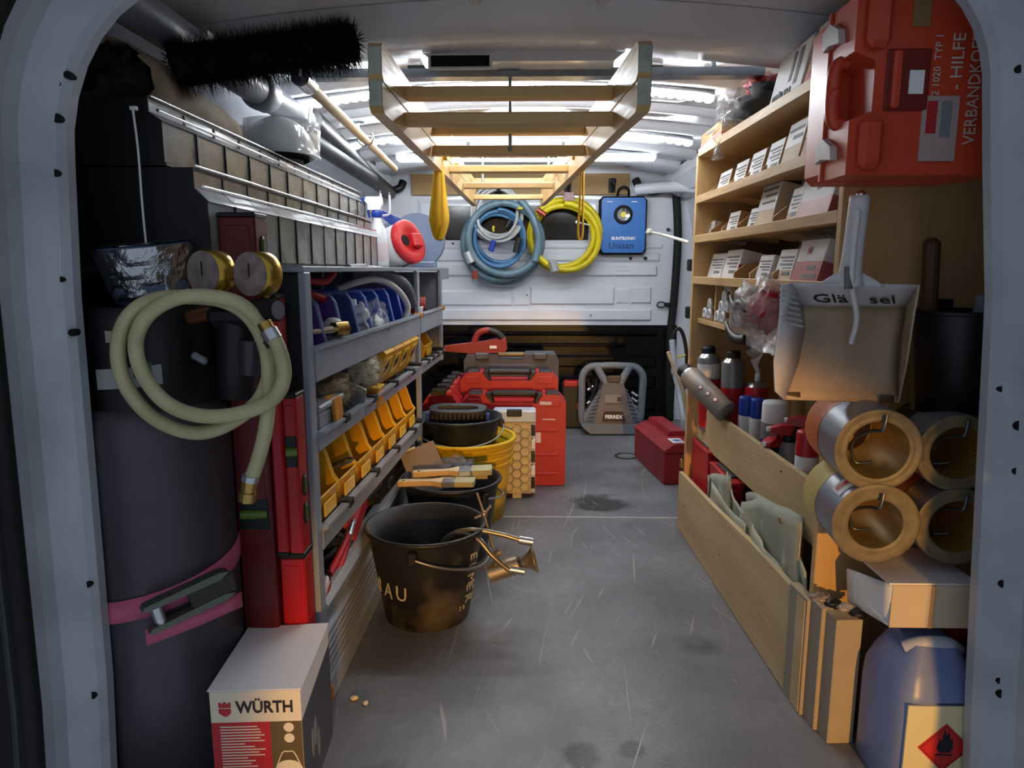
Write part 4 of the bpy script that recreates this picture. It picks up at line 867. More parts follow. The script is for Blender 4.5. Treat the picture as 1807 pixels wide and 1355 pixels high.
part(t, 'inlet_nut', MB().cyl(hp_(466, 568, .0), hp_(474, 583, .0), .0105, n=6), brass); part(t, 'inlet_clip', MB().cyl(hp_(474, 583), hp_(484, 600, -.002), .0125, n=14), steel); part(t, 'clip_screw', MB().cyl(hp_(470, 600, .0), hp_(478, 612, .0), .006, n=8), dark_pl)
# bucket-like cap with foil tape on top
p = A(265, 540, Y=1.07); t = thing('foil_taped_pot', 'grey-blue pot patched with crumpled silver foil atop the cylinder', 'pot', (p.x+.0, 1.085, .787), rot=(.12, -.06, 0))
part(t, 'pot', MB().lathe([(0, 0), (.05, 0), (.058, .02), (.069, .075), (.070, .085), (.062, .092), (0, .092)], 32), mat('grey_blue_pot', '5F6F86', .45, var=.1), False)
part(t, 'foil', MB().grid(lambda u, v: (lambda a, z: ((lambda r: (r*math.cos(a), r*math.sin(a), z))(.0515+.0185*min(1, z/.075)+.0012+.003*mnoise.noise((u*9, v*7, 2)))))(-PI*.72+1.05*PI*u, .012+.078*v), 30, 12, False), mat('foil', 'B9BCC2', .22, .95, var=.1, bump=.5, bscale=60), False)
part(t, 'foil_top', MB().grid(lambda u, v: (.064*(u*2-1)*math.sqrt(max(0, 1-(v*2-1)**2)), .064*(v*2-1), .0935+.003*abs(mnoise.noise((u*8, v*8, 5)))), 14, 14, False), MATS['foil'], False)
# spirit levels
lr = mat('level_red_dark', '5E1218', .4, var=.15); lr2 = mat('level_red', 'A5161E', .38, var=.12); lr3 = mat('level_red_bright', 'B01218', .35, var=.12); vial = mat('vial_green', '56701C', .2, var=.1)
def level(label, x0, x1, y0, y1, z0, z1, m, vials=(), lean=0):
    t = thing('spirit_level', label, 'spirit level', ((x0+x1)/2, (y0+y1)/2, z0), 0, 'red spirit levels by the shelf end')
    w, d = x1-x0, y1-y0; h = z1-z0
    part(t, 'box_profile', MB().bx(-w/2, w/2, -d/2, d/2, .006, h-.006, .003), m, False)
    part(t, 'groove', MB().bx(-w*.34, w*.34, -d/2-.0012, -d/2+.002, .02, h-.02, .001), m, False)
    for zz in (.0, h-.008): part(t, 'end_cap', MB().bx(-w/2-.001, w/2+.001, -d/2-.001, d/2+.001, zz, zz+.008, .002), black_pl, False)
    for (face, zz) in vials:
        if face == 'x':
            f = part(t, 'vial_window', MB().lathe([(.0, 0), (.012, 0), (.012, .002), (0, .002)], 20, T=Matrix.Translation((w/2, 0, zz-z0)) @ Matrix.Rotation(PI/2, 4, 'Y'), sx=1.6), dark_pl, False); part(f, 'vial', MB().cyl((w/2-.001, 0, zz-z0-.014), (w/2-.001, 0, zz-z0+.014), .005, n=10), vial, False)
        else:
            f = part(t, 'vial_window', MB().bx(-w*.42, w*.42, -d/2-.002, -d/2+.004, zz-z0-.028, zz-z0+.028, .002), black_pl, False); part(f, 'vial', MB().cyl((-w*.36, -d/2-.003, zz-z0), (w*.36, -d/2+.003, zz-z0), .0085, n=12), vial, False)
    return t
level('tallest dark red spirit level in front of the tilt bins', -.497, -.436, 1.125, 1.178, .0, .93, lr, (('x', .875), ('y', .425)))
level('slim red spirit level between the tall level and the shelf end', -.434, -.412, 1.132, 1.178, .345, .80, lr2, (('x', .70),))
level('short bright red level with glowing green vial', -.410, -.386, 1.128, 1.172, .345, .635, lr2, (('y', .535), ('x', .47), ('x', .42)))
level('thick bright red level behind the white carton', -.434, -.390, 1.142, 1.188, .0, .344, lr3)
# carton in the near left corner
t = thing('mask_carton', 'white-topped carton with red and olive printed front, near left corner', 'carton', (-.415, 1.04, 0), .065)
W_, D_, H_ = .136, .19, .213; yg = mat('carton_cream', 'D8CDB4', .55, var=.06); ol = mat('olive_print', '5A4A22', .55, var=.15); rdp = mat('carton_red', 'B01620', .5, var=.08); dk = mat('carton_grey_side', '4B4C57', .5, var=.1)
part(t, 'carton', MB().bx(-W_/2, W_/2, -D_/2, D_/2, 0, H_, .001), whitec, False)
lidp = MB(); lidp.grid(lambda u, v: (-W_/2-.002+(W_+.004)*u, -D_/2-.002+(D_+.002)*v, H_+.0015+.006*max(0, u+v-1.5)**1.0), 6, 6, False); part(t, 'top_flap', lidp, whitec, False, solid=.0016)
fp = part(t, 'front_print', MB().bx(-W_/2+.0004, W_/2-.0004, -D_/2-.0006, -D_/2+.001, .0, H_-.001), yg, False)
part(fp, 'red_panel', MB().bx(-W_/2+.0006, .02, -D_/2-.0009, -D_/2, .0, H_-.052), rdp, False); part(fp, 'olive_panel', MB().bx(.02, W_/2-.0006, -D_/2-.0009, -D_/2, .0, H_-.052), ol, False)
text(t, 'WÜRTH', .027, (-.029, -D_/2-.0012, H_-.036), (1, 0, 0), (0, 0, 1), ink, world=False, bold=.0006, sx=.86)
lg = part(fp, 'red_logo', MB().prism([(-.055, .0), (-.049, -.004), (-.045, -.006), (-.041, -.004), (-.037, 0), (-.037, .007), (-.055, .007)], -D_/2-.0014, -D_/2, 'y', T=Matrix.Translation((0, 0, H_-.036))), redp, False)
part(fp, 'red_logo', MB().prism([(-.055, .009), (-.037, .009), (-.037, .017), (-.041, .017), (-.041, .015), (-.044, .015), (-.044, .018), (-.048, .018), (-.048, .015), (-.051, .015), (-.051, .017), (-.055, .017)], -D_/2-.0014, -D_/2, 'y', T=Matrix.Translation((0, 0, H_-.036))), redp, False)
rn = random.Random(5); tl = MB()
for k in range(26): tl.bx(-.055, -.055+rn.uniform(.035, .068), -D_/2-.0014, -D_/2, H_-.060-.0048*k, H_-.0582-.0048*k)
o = part(fp, 'text_lines', tl, yg, False); o['kind'] = 'stuff'
for k in (0, 1):
    c_ = MB().cyl((.048, -D_/2-.0014, H_-.062-.018*k), (.048, -D_/2, H_-.062-.018*k), .0078, n=20); cc = part(fp, 'round_icon', c_, yg, False)
mk = part(fp, 'mask_picture', MB().sphere((.045, -D_/2-.0005, H_-.135), .024, 18, 10, sc=(1, .04, .8)), yg, False)
part(fp, 'mask_strap', MB().tube(crv([(.026, -D_/2-.001, H_-.13), (.036, -D_/2-.001, H_-.105), (.045, -D_/2-.001, H_-.103), (.054, -D_/2-.001, H_-.105), (.064, -D_/2-.001, H_-.13)], 4), .0011, 5), yg, False)
part(t, 'side_print', MB().prism([(-D_/2+.0005, .0), (D_/2-.0005, .0), (D_/2-.0005, H_-.034), (-D_/2+.0005, H_-.052)], W_/2-.0005, W_/2+.0006, 'x'), dk, False)
for k in range(3): part(t, 'mask_photo', MB().sphere((W_/2+.0006, -.04+.018*k, H_-.13-.012*k+.02*(k == 1)), .012, 10, 8, sc=(.05, .7, 2.2)), mat('photo_grey', '8B8D98', .5, var=.2), False)
# little pebbles on the floor
for k, (px, py, lb) in enumerate(((626, 1231, 'small pale crumb on the floor near the yellow end cap'), (645, 1240, 'smaller pale crumb right of the other one on the floor'))):
    p = A(px, py, Z=.004); tag(obj('plaster_crumb', blob(MB(), p, .0075-.002*k, .006, .004, .5, 3, k+1, 10, 6), mat('plaster', 'CFC6AE', .8, var=.1)), lb, 'crumb', 'plaster crumbs')
# ---------------------------------------------------------------- floor, centre: buckets and cases
bkm = mat('black_bucket', '15161A', .42, col2='2A2A2C', scale=7, thr=(.5, .85)); bko = mat('mortar_stained_bucket', '1B1A19', .48, col2='7A6E58', scale=6, thr=(.5, .8)); wire = mat('wire_handle', '9C9C98', .35, .8, var=.15)
ybk = mat('yellow_bucket', 'D9B310', .35, var=.1)
def bucket(label, c, rb, rt, h, m, rim=.006, ribs=0, handle=None, name='bucket', wall=.003, hb=.05):
    t = thing(name, label, 'bucket', (c[0], c[1], c[2]), 0, 'builders buckets')
    k = lambda z: rb+(rt-rb)*z/h
    part(t, 'shell', MB().lathe([(0, .003), (rb-.008, .003), (rb-.006, 0), (rb, 0), (k(h*.5), h*.5), (rt, h-rim), (rt+.0005, h), (rt-wall, h), (k(h*.5)-wall, h*.5), (rb-wall, .008), (0, .008)], 48), m, False)
    part(t, 'rim', MB().tube([((rt+.003)*math.cos(2*PI*i/48), (rt+.003)*math.sin(2*PI*i/48), h-rim*.6) for i in range(48)], rim, 8, True), m, False)
    for j in range(ribs):
        z = h-.03-.024*j; part(t, 'rib', MB().tube([((k(z)+.002)*math.cos(2*PI*i/48), (k(z)+.002)*math.sin(2*PI*i/48), z) for i in range(48)], .006, 8, True), m, False)
    if handle is not None:
        a0, drop, side = handle; pts = []
        for i in range(17):
            s = i/16; a = a0+PI*s; r = rt+.012; pts.append((r*math.cos(a), r*math.sin(a), h-.03-drop*math.sin(PI*s)))
        b = part(t, 'bail_handle', MB().tube(crv(pts, 2), .0032, 8), wire, False)
        for a in (a0, a0+PI): part(t, 'handle_lug', MB().box(((rt+.006)*math.cos(a), (rt+.006)*math.sin(a), h-.03), (.018, .02, .03), .003, rz=a), m, False)
    return t
def wraptext(t, s, size, r0, k, z, a, m, vert=False, name='lettering', step=None):
    for i, ch in enumerate(s):
        if vert: aa, zz = a, z-i*step
        else: aa, zz = a+i*step/r0, z
        r = r0+k*zz+.003; n = Vector((math.cos(aa), math.sin(aa), 0)); rt_ = Vector((-math.sin(aa), math.cos(aa), 0)); u = Vector((0, 0, 1))
        if vert: text(t, ch, size, n*r+u*zz, -u, rt_, m, world=False, name=name)
        else: text(t, ch, size, n*r+u*zz, rt_, u, m, world=False, name=name)
b1 = bucket('dirty black mortar bucket standing nearest, faded white lettering', (-.244, 1.60, 0), .103, .140, .232, bko, handle=(-PI*.52, .055, 1))
wl_ = mat('faded_white_print', 'B9B2A2', .6, var=.2)
wraptext(b1, 'BAU', .05, .104, .168, .085, -PI/2-1.12, wl_, step=.032)
wraptext(b1, 'EIMER', .034, .104, .168, .185, -.58, wl_, True, step=.027)
wraptext(b1, '20', .016, .104, .168, .04, -.72, wl_, step=.011)
b2 = bucket('second black bucket, full of paint brushes', (-.219, 1.955, 0), .100, .139, .238, bkm, handle=(-PI*.25, .03, 1))
by = bucket('tall yellow bucket with ribbed rim', (-.212, 2.30, 0), .135, .168, .28, ybk, ribs=3, rim=.007)
b3 = bucket('shallow black bucket set into the yellow one', (-.228, 2.295, .145), .105, .138, .205, bkm, handle=(-PI*.95, .045, 1))
# mop strainer in the top bucket
t = thing('mop_strainer', 'black slotted strainer with oval handle sitting in the top bucket', 'strainer', (-.228, 2.275, .325))
sc_ = Vector((-.236, 2.25, .335)); pl = []
for i in range(28):
    a = 2*PI*i/28; ca, sa = math.cos(a), math.sin(a); pl.append(((abs(ca)**.6)*math.copysign(.095, ca), (abs(sa)**.7)*math.copysign(.032, sa)))
ringm = MB(); n = 28
inn = [(x*.72, y*.42) for x, y in pl]
vs = [(x, -.02+y, .06+.3*y) for x, y in pl]+[(x, -.02+y, .06+.3*y) for x, y in inn]+[(x, -.02+y, .045+.3*y) for x, y in pl]+[(x, -.02+y, .045+.3*y) for x, y in inn]
fs = []
for i in range(n):
    j = (i+1) % n; fs += [(i, j, n+j, n+i), (2*n+j, 2*n+i, 3*n+i, 3*n+j), (j, i, 2*n+i, 2*n+j), (n+i, n+j, 3*n+j, 3*n+i)]
ringm.add(vs, fs); part(t, 'handle_ring', ringm, dark_pl, False)
for i in range(13):
    x = -.09+.015*i; part(t, 'slat', MB().box((x, -.045-.0*abs(x), .018), (.004, .006, .06), .001, rx=.25), black_pl, False)
part(t, 'back_plate', MB().box((0, .0, .02), (.19, .006, .07), .002), black_pl, False)
for x in (-.1, .1): part(t, 'blue_clip', MB().box((x, -.03, .02), (.012, .01, .05), .002), MATS['blue_plastic'], False)
# brushes, card and bag in the second bucket
bw1 = wood('brush_wood', 'D9BE92', 'C9A878', 'X'); bris = mat('pale_bristle', 'BFB68C', .85, col2='9A9168', scale=60, stretch=(.2, 3, 3)); 
def brush(label, p, rz, tilt, s=1):
    t = thing('paint_brush', label, 'brush', p, group='paint brushes in the black bucket', rot=(0, tilt, rz))
    hpf = [(-.115, .010), (-.10, .014), (-.08, .013), (-.05, .009), (-.02, .010), (.0, .02), (.01, .026)]
    part(t, 'handle', MB().prism([(x*s, y*s) for x, y in hpf]+[(x*s, -y*s) for x, y in hpf[::-1]], -.007*s, .007*s, 'z'), bw1, False)
    part(t, 'hang_hole', MB().cyl((-.1*s, 0, -.0075*s), (-.1*s, 0, .0075*s), .004*s, n=10), hole_m, False)
    part(t, 'ferrule', MB().box((.028*s, 0, 0), (.036*s, .054*s, .017*s), .002), steel, False)
    part(t, 'bristles', MB().prism([(.046*s, -.027*s), (.10*s, -.028*s), (.102*s, 0), (.10*s, .028*s), (.046*s, .027*s)], -.007*s, .007*s, 'z'), bris, False)
zb = .238
brush('nearest paint brush resting on the bucket rim', Vector((-.245, 1.865, zb+.012)), -.02, -.03)
brush('upper paint brush lying across the two others', Vector((-.205, 1.92, zb+.027)), .04, -.05, 1.05)
brush('paint brush half hidden under the upper one', Vector((-.215, 1.95, zb+.010)), .12, .02)
t = thing('card_packet', 'flattened cardboard packet sticking out of the brush bucket', 'packet', (-.295, 2.0, .21), rot=(-.5, -.35, .25))
part(t, 'card', MB().bx(-.05, .06, -.008, .008, -.04, .11, .001), mat('grey_brown_card', '8C7B6C', .75, var=.1), False); part(t, 'white_flap', MB().bx(-.05, .0, -.012, .009, .108, .114, .001), whitec, False)
t = thing('parts_bag', 'clear bag behind the brushes in the bucket', 'bag', (-.21, 2.0, .2)); part(t, 'film', blob(MB(), (0, 0, .05), .06, .04, .035, .5, 3, 44), MATS['clear_film'], False); part(t, 'contents', blob(MB(), (0.02, 0, .045), .04, .03, .02, .5, 4, 45), mat('dark_bits', '2D2B33', .5, var=.3), False)
# tap with braided hoses hanging over the front bucket
t = thing('mixer_tap', 'old tap with braided hoses dangling from the front bucket', 'tap', A(890, 1000, Y=1.56))
YV = 1.56; av = lambda x, y, d=0: A(x, y, Y=YV+d)
brd = mat('braided_steel', '9A8F7A', .35, .8, var=.3, scale=120); tapm = mat('tap_chrome_worn', 'B9A68A', .3, .8, var=.2, scale=30)
h1 = part(t, 'braided_hose', MB().tube(crv([av(770, 975, .04), av(792, 946, .02), av(830, 935), av(880, 942), av(918, 953)], 8), .0062, 10), brd); part(h1, 'hose_nut', MB().cyl(av(916, 952), av(940, 956), .0105, n=6), steel)
h2 = part(t, 'braided_hose', MB().tube(crv([av(775, 980, .04), av(800, 944, .01), av(838, 948, -.01), av(868, 980, -.02), av(895, 1003, -.02), av(912, 1012, -.02)], 8), .0062, 10), brd); part(h2, 'hose_nut', MB().cyl(av(900, 1004, -.02), av(925, 1008, -.02), .010, n=6), steel)
bd_ = part(t, 'tap_body', MB().cyl(av(864, 1012), av(916, 995), .0235, .022, n=20), tapm); part(bd_, 'end_cap', MB().cyl(av(912, 997), av(922, 993), .016, n=16), dark_pl)
part(bd_, 'bell_flange', MB().lathe([(.014, 0), (.017, .012), (.022, .022), (.031, .032), (.0325, .034), (.028, .033), (.012, .01)], 24, T=Matrix.Translation(av(920, 993)) @ (av(940, 988)-av(920, 993)).to_track_quat('Z', 'Y').to_matrix().to_4x4()), tapm)
part(bd_, 'spindle', MB().cyl(av(868, 985), av(884, 972), .009, n=8), tapm)
cr = av(854, 907, .02)
for a, b in (((842, 870), (870, 965)), ((838, 914), (866, 892))): part(t, 'handle_rod', MB().tube([av(*a, .02), cr, av(*b, .02)], .0036, 8), tapm)
part(t, 'rod_hub', MB().sphere(cr, .008, 10, 8), tapm)
# ---- power-tool cases
rc = mat('tool_case_red', 'B3262C', .38, var=.1, scale=8); rcl = mat('tool_case_latch', '232327', .45, var=.15); rlb = mat('case_light_label', 'D9C9CC', .5, var=.05)
def red_case(label, x0, x1, y0, y1, h, handle=True, group='red power-tool cases', hm=None):
    t = thing('tool_case', label, 'case', ((x0+x1)/2, (y0+y1)/2, 0), 0, group); w, d = x1-x0, y1-y0
    c = .03
    part(t, 'shell', MB().prism([(-w/2+.01, .002), (w/2-.01, .002), (w/2, .012), (w/2, h-c), (w/2-c, h), (w*.28, h), (w*.22, h-.035), (-w*.22, h-.035), (-w*.28, h), (-w/2+c, h), (-w/2, h-c), (-w/2, .012)], -d/2, d/2, 'y'), rc, False)
    part(t, 'seam', MB().prism([(-w/2-.002, .004), (w/2+.002, .004), (w/2+.002, h-c), (w/2-c, h+.001), (w*.29, h+.001), (w*.23, h-.034), (-w*.23, h-.034), (-w*.29, h+.001), (-w/2+c, h+.001), (-w/2-.002, h-c)], -.006, .006, 'y'), rc, False)
    for z in (.05, h*.35, h*.62): part(t, 'moulded_rib', MB().box((0, -d/2-.001, z), (w*.86, .008, .012), .003), rc, False)
    for s in (-1, 1): part(t, 'latch', MB().box((s*w*.37, -d*.12, h-.006), (w*.13, d*.62, .026), .005), rcl, False); part(t, 'latch_plate', MB().box((s*w*.37, -d/2-.001, h-.03), (w*.15, .006, .03), .002), rc, False)
    if handle:
        hd = part(t, 'handle', MB().box((0, -d*.2, h-.0), (w*.44, d*.3, .022), .007), rcl, False)
        for s in (-1, 1): part(t, 'handle_arm', MB().box((s*w*.235, -d*.2, h-.018), (.026, d*.3, .05), .006, ry=s*.35), rcl, False)
    return t
t = red_case('largest red tool case, front of the group beside the honeycomb box', -.25, .152, 2.62, 2.745, .362)
part(t, 'warning_label', MB().bx(.085, .105, -.0645-.003, -.062, .175, .215), rlb, False); part(t, 'warning_label', MB().bx(.045, .08, -.0675, -.062, .20, .212), rlb, False); part(t, 'warning_label', MB().bx(.10, .145, -.0675, -.062, .325, .337), rlb, False); part(t, 'warning_label', MB().bx(.11, .16, -.0675, -.062, .265, .269), rlb, False)
red_case('red tool case with black handle behind the largest one', -.27, .128, 2.78, 2.90, .425)
for k in range(5):
    y0 = 2.60+.112*k; x0, x1, h, d = -.40+.01*k, -.262, .362, .10; w = x1-x0
    t = thing('narrow_tool_case', ('foremost', 'second', 'third', 'fourth', 'rearmost')[k]+' of the narrow red cases lined up beside the shelf end', 'case', ((x0+x1)/2, y0+d/2, 0), 0, 'narrow red cases')
    part(t, 'shell', MB().prism([(-w/2, .002), (w/2, .002), (w/2, h-.035), (w/2-.026, h), (-w/2+.022, h), (-w/2, h-.035)], -d/2, d/2, 'y'), rc, False)
    part(t, 'raised_edge', MB().prism([(w/2-.05, h-.02), (w/2-.012, h-.02), (w/2-.03, h+.012), (w/2-.046, h+.012)], -d/2-.002, d/2-.03, 'y'), rc, False)
    part(t, 'front_panel', MB().box((0, -d/2-.002, h-.07), (w*.7, .008, .05), .003), rc, False)
    part(t, 'latch', MB().box((-.008, -d*.18, h+.006), (w*.42, d*.5, .03), .005), rcl, False); part(t, 'latch_ridge', MB().box((-.008, -d*.18, h+.0215), (w*.36, d*.14, .004), .001), dark_pl, False)
bm2 = mat('worn_black_case', '404247', .5, col2='565860', scale=6, thr=(.5, .8))
t = thing('black_tool_case', 'scuffed black case with two latches behind the red cases', 'case', (-.067, 3.03, 0))
part(t, 'shell', MB().prism([(-.2, .002), (.2, .002), (.205, .02), (.205, .45), (.19, .478), (.06, .478), (.05, .455), (-.05, .455), (-.06, .478), (-.19, .478), (-.205, .45), (-.205, .02)], -.07, .07, 'y'), bm2, False)
for s in (-1, 1): part(t, 'latch', MB().box((s*.125, -.06, .47), (.06, .05, .03), .005), bm2, False)
part(t, 'handle', MB().box((0, -.05, .476), (.12, .04, .018), .006), mat('brass_worn_handle', '6E5A38', .4, .3, var=.2), False)
part(t, 'panel', MB().box((0, -.071, .40), (.30, .008, .07), .003), bm2, False)
# saw on top
t = thing('reciprocating_saw', 'dull red handheld saw lying on the black case', 'saw', (-.22, 3.0, .48), .0)
sr = mat('saw_red', '8E2A26', .5, var=.2)
part(t, 'motor_body', MB().prism([(-.03, .0), (.125, .004), (.135, .02), (.13, .055), (.09, .062), (.03, .05), (-.02, .045)], -.03, .03, 'y'), sr, False)
part(t, 'handle', MB().tube(crv([(-.01, 0, .045), (.01, 0, .085), (.05, 0, .098), (.09, 0, .085), (.12, 0, .055)], 5), .014, 12), sr, False)
part(t, 'rubber_grip', MB().tube(crv([(.055, 0, .097), (.09, 0, .086), (.115, 0, .062)], 5), .0152, 12), black_pl, False)
part(t, 'gear_neck', MB().prism([(-.14, .008), (-.03, .0), (-.02, .045), (-.14, .03)], -.022, .022, 'y'), sr, False)
part(t, 'name_plate', MB().box((.075, -.031, .028), (.03, .003, .012), .0005), whitep, False)
# ---- honeycomb organiser standing on end
hxb = mat('honey_clear', 'C8B48A', .3, col2='9C9488', scale=10, thr=(.45, .8)); hxl = mat('honey_line', '8E8672', .35, var=.1); pale = mat('pale_blue_plastic', 'BFCBD8', .35, var=.05)
t = thing('parts_organiser', 'upright organiser with honeycomb clear lid and pale end', 'organiser', (-.022, 2.49, 0))
part(t, 'clear_lid', MB().bx(-.06, .04, -.03, .0, .02, .29, .003), hxb, False); part(t, 'base_tray', MB().bx(-.062, .055, .0, .03, .012, .30, .004), pale, False)
part(t, 'end_block', MB().bx(-.10, .056, -.034, .034, .288, .335, .006), pale, False); part(t, 'end_handle', MB().bx(-.05, .005, -.037, -.02, .312, .338, .003), dark_pl, False); part(t, 'foot', MB().bx(-.03, .005, -.028, .02, .0, .022, .003), hxb, False)
def hexo(cx, cz, r):
    pts = [(cx+r*math.cos(PI/3*k), -.0315, cz+r*math.sin(PI/3*k)) for k in range(6)]; return MB().tube(pts, .0016, 5, True)
for row in range(8):
    for colm in range(3):
        cx = -.043+.030*colm; cz = .045+.034*row+(.017 if colm % 2 else 0)
        if cz < .275: part(t, 'honeycomb_cell', hexo(cx, cz, .0185), hxl, False)
for k in range(5): part(t, 'side_compartment', MB().bx(.040, .054, -.032, .0, .04+.05*k, .075+.05*k, .002), (ink, whitec, dark_pl, whitec, black_pl)[k], False)
# ---- grey compressor
cg = mat('compressor_grey', '6B7078', .5, var=.1, scale=8); cbr = mat('compressor_warm', '5C5654', .5, var=.12); cdk = mat('compressor_dark', '2A2424', .5, var=.1)
cpx = .445
t = thing('air_compressor', 'grey suitcase air compressor with dark name badge at the bulkhead', 'compressor', (cpx, 3.55, 0))
def fr_(x): return x
outer = [(-.165, .05), (-.125, .012), (.12, .012), (.16, .05), (.172, .30), (.13, .355), (.075, .362), (-.075, .362), (-.13, .355), (-.172, .30)]
hole1 = [(-.145, .145), (-.105, .125), (-.06, .20), (-.055, .235), (-.095, .30), (-.135, .285)]
# frame built from bars so the openings stay open
def bar(pts, w): return MB().tube(crv([(x, 0, z) for x, z in pts], 4), w, 10)
part(t, 'side_frame', bar([(-.12, .03), (-.155, .06), (-.157, .2), (-.155, .295), (-.12, .34), (-.07, .347)], .019), cg, False); part(t, 'side_frame', bar([(.12, .03), (.148, .06), (.155, .2), (.155, .295), (.12, .34), (.07, .347)], .019), cg, False)
part(t, 'top_handle', bar([(-.09, .345), (0, .35), (.09, .345)], .018), cg, False)
for s in (-1, 1): part(t, 'brace', MB().tube([(s*.085, -.01, .345), (s*.035, -.03, .26)], .02, 10), cg, False)
part(t, 'front_cover', MB().add([(-.05, -.045, .27), (.05, -.045, .27), (.105, -.085, .035), (-.105, -.085, .035), (-.06, .03, .27), (.06, .03, .27), (.12, .06, .03), (-.12, .06, .03)], [(3, 2, 1, 0), (4, 5, 6, 7), (0, 1, 5, 4), (2, 3, 7, 6), (1, 2, 6, 5), (3, 0, 4, 7)]), cbr, False)
for s in (-1, 1):
    wg = part(t, 'grille_panel', MB().add([(s*.052, -.042, .25), (s*.15, -.03, .09), (s*.14, -.05, .03), (s*.106, -.082, .04), (s*.05, .03, .24), (s*.15, .05, .09), (s*.14, .05, .03), (s*.10, .05, .04)], [(0, 1, 2, 3), (4, 7, 6, 5), (0, 4, 5, 1), (1, 5, 6, 2), (2, 6, 7, 3), (3, 7, 4, 0)]), cg, False)
    for k in range(9):
        f = k/9; a = Vector((s*.056, -.046, .235)).lerp(Vector((s*.110, -.085, .06)), f); b = Vector((s*.075, -.040, .222)).lerp(Vector((s*.148, -.042, .045)), f); part(wg, 'grille_bar', MB().tube([a, b], .0035, 6), cg, False)
part(t, 'base', MB().prism([(-.16, .045), (-.12, .008), (.12, .008), (.155, .045), (.12, .055), (-.12, .055)], -.09, .07, 'y'), cg, False)
part(t, 'badge', MB().prism([(-.058, .075), (.058, .075), (.048, .122), (-.048, .122)], -.089, -.075, 'y'), cdk, False)
text(t, 'FERREX', .026, (-.045, -.0905, .089), (1, 0, 0), (0, 0, 1), whitep, world=False, bold=.001)
part(t, 'data_plate', MB().box((-.002, -.062, .185), (.085, .01, .045), .002, rx=-.17), mat('plate_grey', '74706E', .5, var=.1), False); part(t, 'switch', MB().box((.028, -.068, .185), (.02, .006, .022), .001, rx=-.17), cdk, False)
part(t, 'latch_recess', MB().box((0, -.042, .285), (.07, .02, .035), .005), mat('recess_brown', '54463A', .5, var=.15), False)
for x in (-.11, .10): part(t, 'foot', MB().cyl((x, -.06, 0), (x, -.06, .014), .014, n=14), rubber, False)
for s, z in ((1, .18), (1, .21), (1, .15), (-1, .17), (-1, .24)): part(t, 'hose_fitting', MB().cyl((s*.10, .0, z), (s*.13, -.01, z-.02), .008, n=10), chrome, False)
part(t, 'hose', MB().tube(crv([(-.13, .0, .27), (-.10, -.01, .20), (-.125, 0, .15), (-.09, .0, .22), (-.08, .01, .28)], 5), .008, 8), rubber, False)
t = thing('drill_case', 'black case with red corners standing left of the compressor', 'case', (.245, 3.66, 0)); part(t, 'shell', MB().bx(-.06, .05, -.05, .05, 0, .245, .01), black_pl, False); part(t, 'red_corner', MB().bx(-.05, .055, -.055, .02, .225, .255, .006), lr2, False); part(t, 'red_latch', MB().bx(.02, .055, -.056, -.03, .10, .14, .004), lr2, False)
# ---- red steel toolbox
tm = mat('toolbox_red', '8E1E26', .4, .1, var=.12, scale=7)
t = thing('steel_toolbox', 'red steel toolbox with white label on its sloping lid', 'toolbox', (.60, 2.86, 0), .12)
part(t, 'body', MB().bx(-.085, .085, -.215, .215, 0, .128, .004), tm, False)
part(t, 'lid', MB().prism([(-.087, .128), (.087, .128), (.087, .135), (.05, .165), (-.045, .165), (-.087, .138)], -.217, .217, 'y'), tm, False)
part(t, 'lid_hump', MB().prism([(-.03, .165), (.05, .165), (.04, .185), (-.02, .185)], -.08, .21, 'y'), tm, False)
part(t, 'paper_label', MB().grid(lambda u, v: (-.048+.05*u, -.20+.075*v, .1665), 1, 1), paperw, False, solid=.0006); part(t, 'label_stamp', MB().box((-.022, -.165, .1675), (.03, .03, .0006), 0, rz=.4), mat('blue_stamp', '5C6FA8', .6, var=.2), False)
part(t, 'hasp', MB().box((.01, -.22, .145), (.03, .012, .03), .002), steel, False)
# ---------------------------------------------------------------- hanging on the bulkhead
YH2 = 3.76
def bp_(px, py, d=0): return A(px, py, Y=YH2+d)
hookm = mat('black_hook', '141416', .4, .3, var=.1)
def bhook(px, py, label):
    p = bp_(px, py); t = thing('coat_hook', label, 'hook', p, 0, 'black hooks on the wooden board')
    part(t, 'plate', MB().box((p.x, 3.818, p.z+.02), (.035, .008, .075), .003), hookm)
    part(t, 'arm', MB().tube(crv([(p.x, 3.815, p.z+.03), (p.x, 3.79, p.z+.0), (p.x, YH2, p.z-.01), (p.x, YH2-.035, p.z+.01), (p.x, YH2-.04, p.z+.03)], 5), .008, 10), hookm)
    part(t, 'ball_tip', MB().sphere((p.x, YH2-.04, p.z+.033), .012, 12, 8), hookm)
bhook(1082, 332, 'black double hook above the blue work lamp'); bhook(1003, 334, 'black hook above the yellow hose coil'); bhook(880, 345, 'black hook hidden behind the ladder end, holding grey-blue hose')
def coil(name, label, cat, cx, cy, rx, ry, r, loops, m, dep=.05, n=30, wob=.04, seed=1, ang=(0, 2*PI)):
    rn = random.Random(seed); c = bp_(cx, cy); t = thing(name, label, cat, (c.x, c.y, c.z-ry*YH2/FPX)); pts = []
    ph = [rn.uniform(0, 6) for _ in range(4)]
    for i in range(loops*n+1):
        a = PI/2+2*PI*i/n; L = i/n; s = 1+wob*math.sin(L*2.1+ph[0])+.03*math.sin(2*a+ph[1]+L)
        X = cx+rx*s*math.cos(a)+3*math.sin(L*3+ph[2]); Y = cy-ry*s*math.sin(a)+(ry*.06)*math.sin(L*1.7+ph[3])
        pts.append(A(X, Y, Y=YH2-dep*(L/loops-.5)))
    part(t, 'loops', MB().tube(pts, r, 10), m); return t, pts
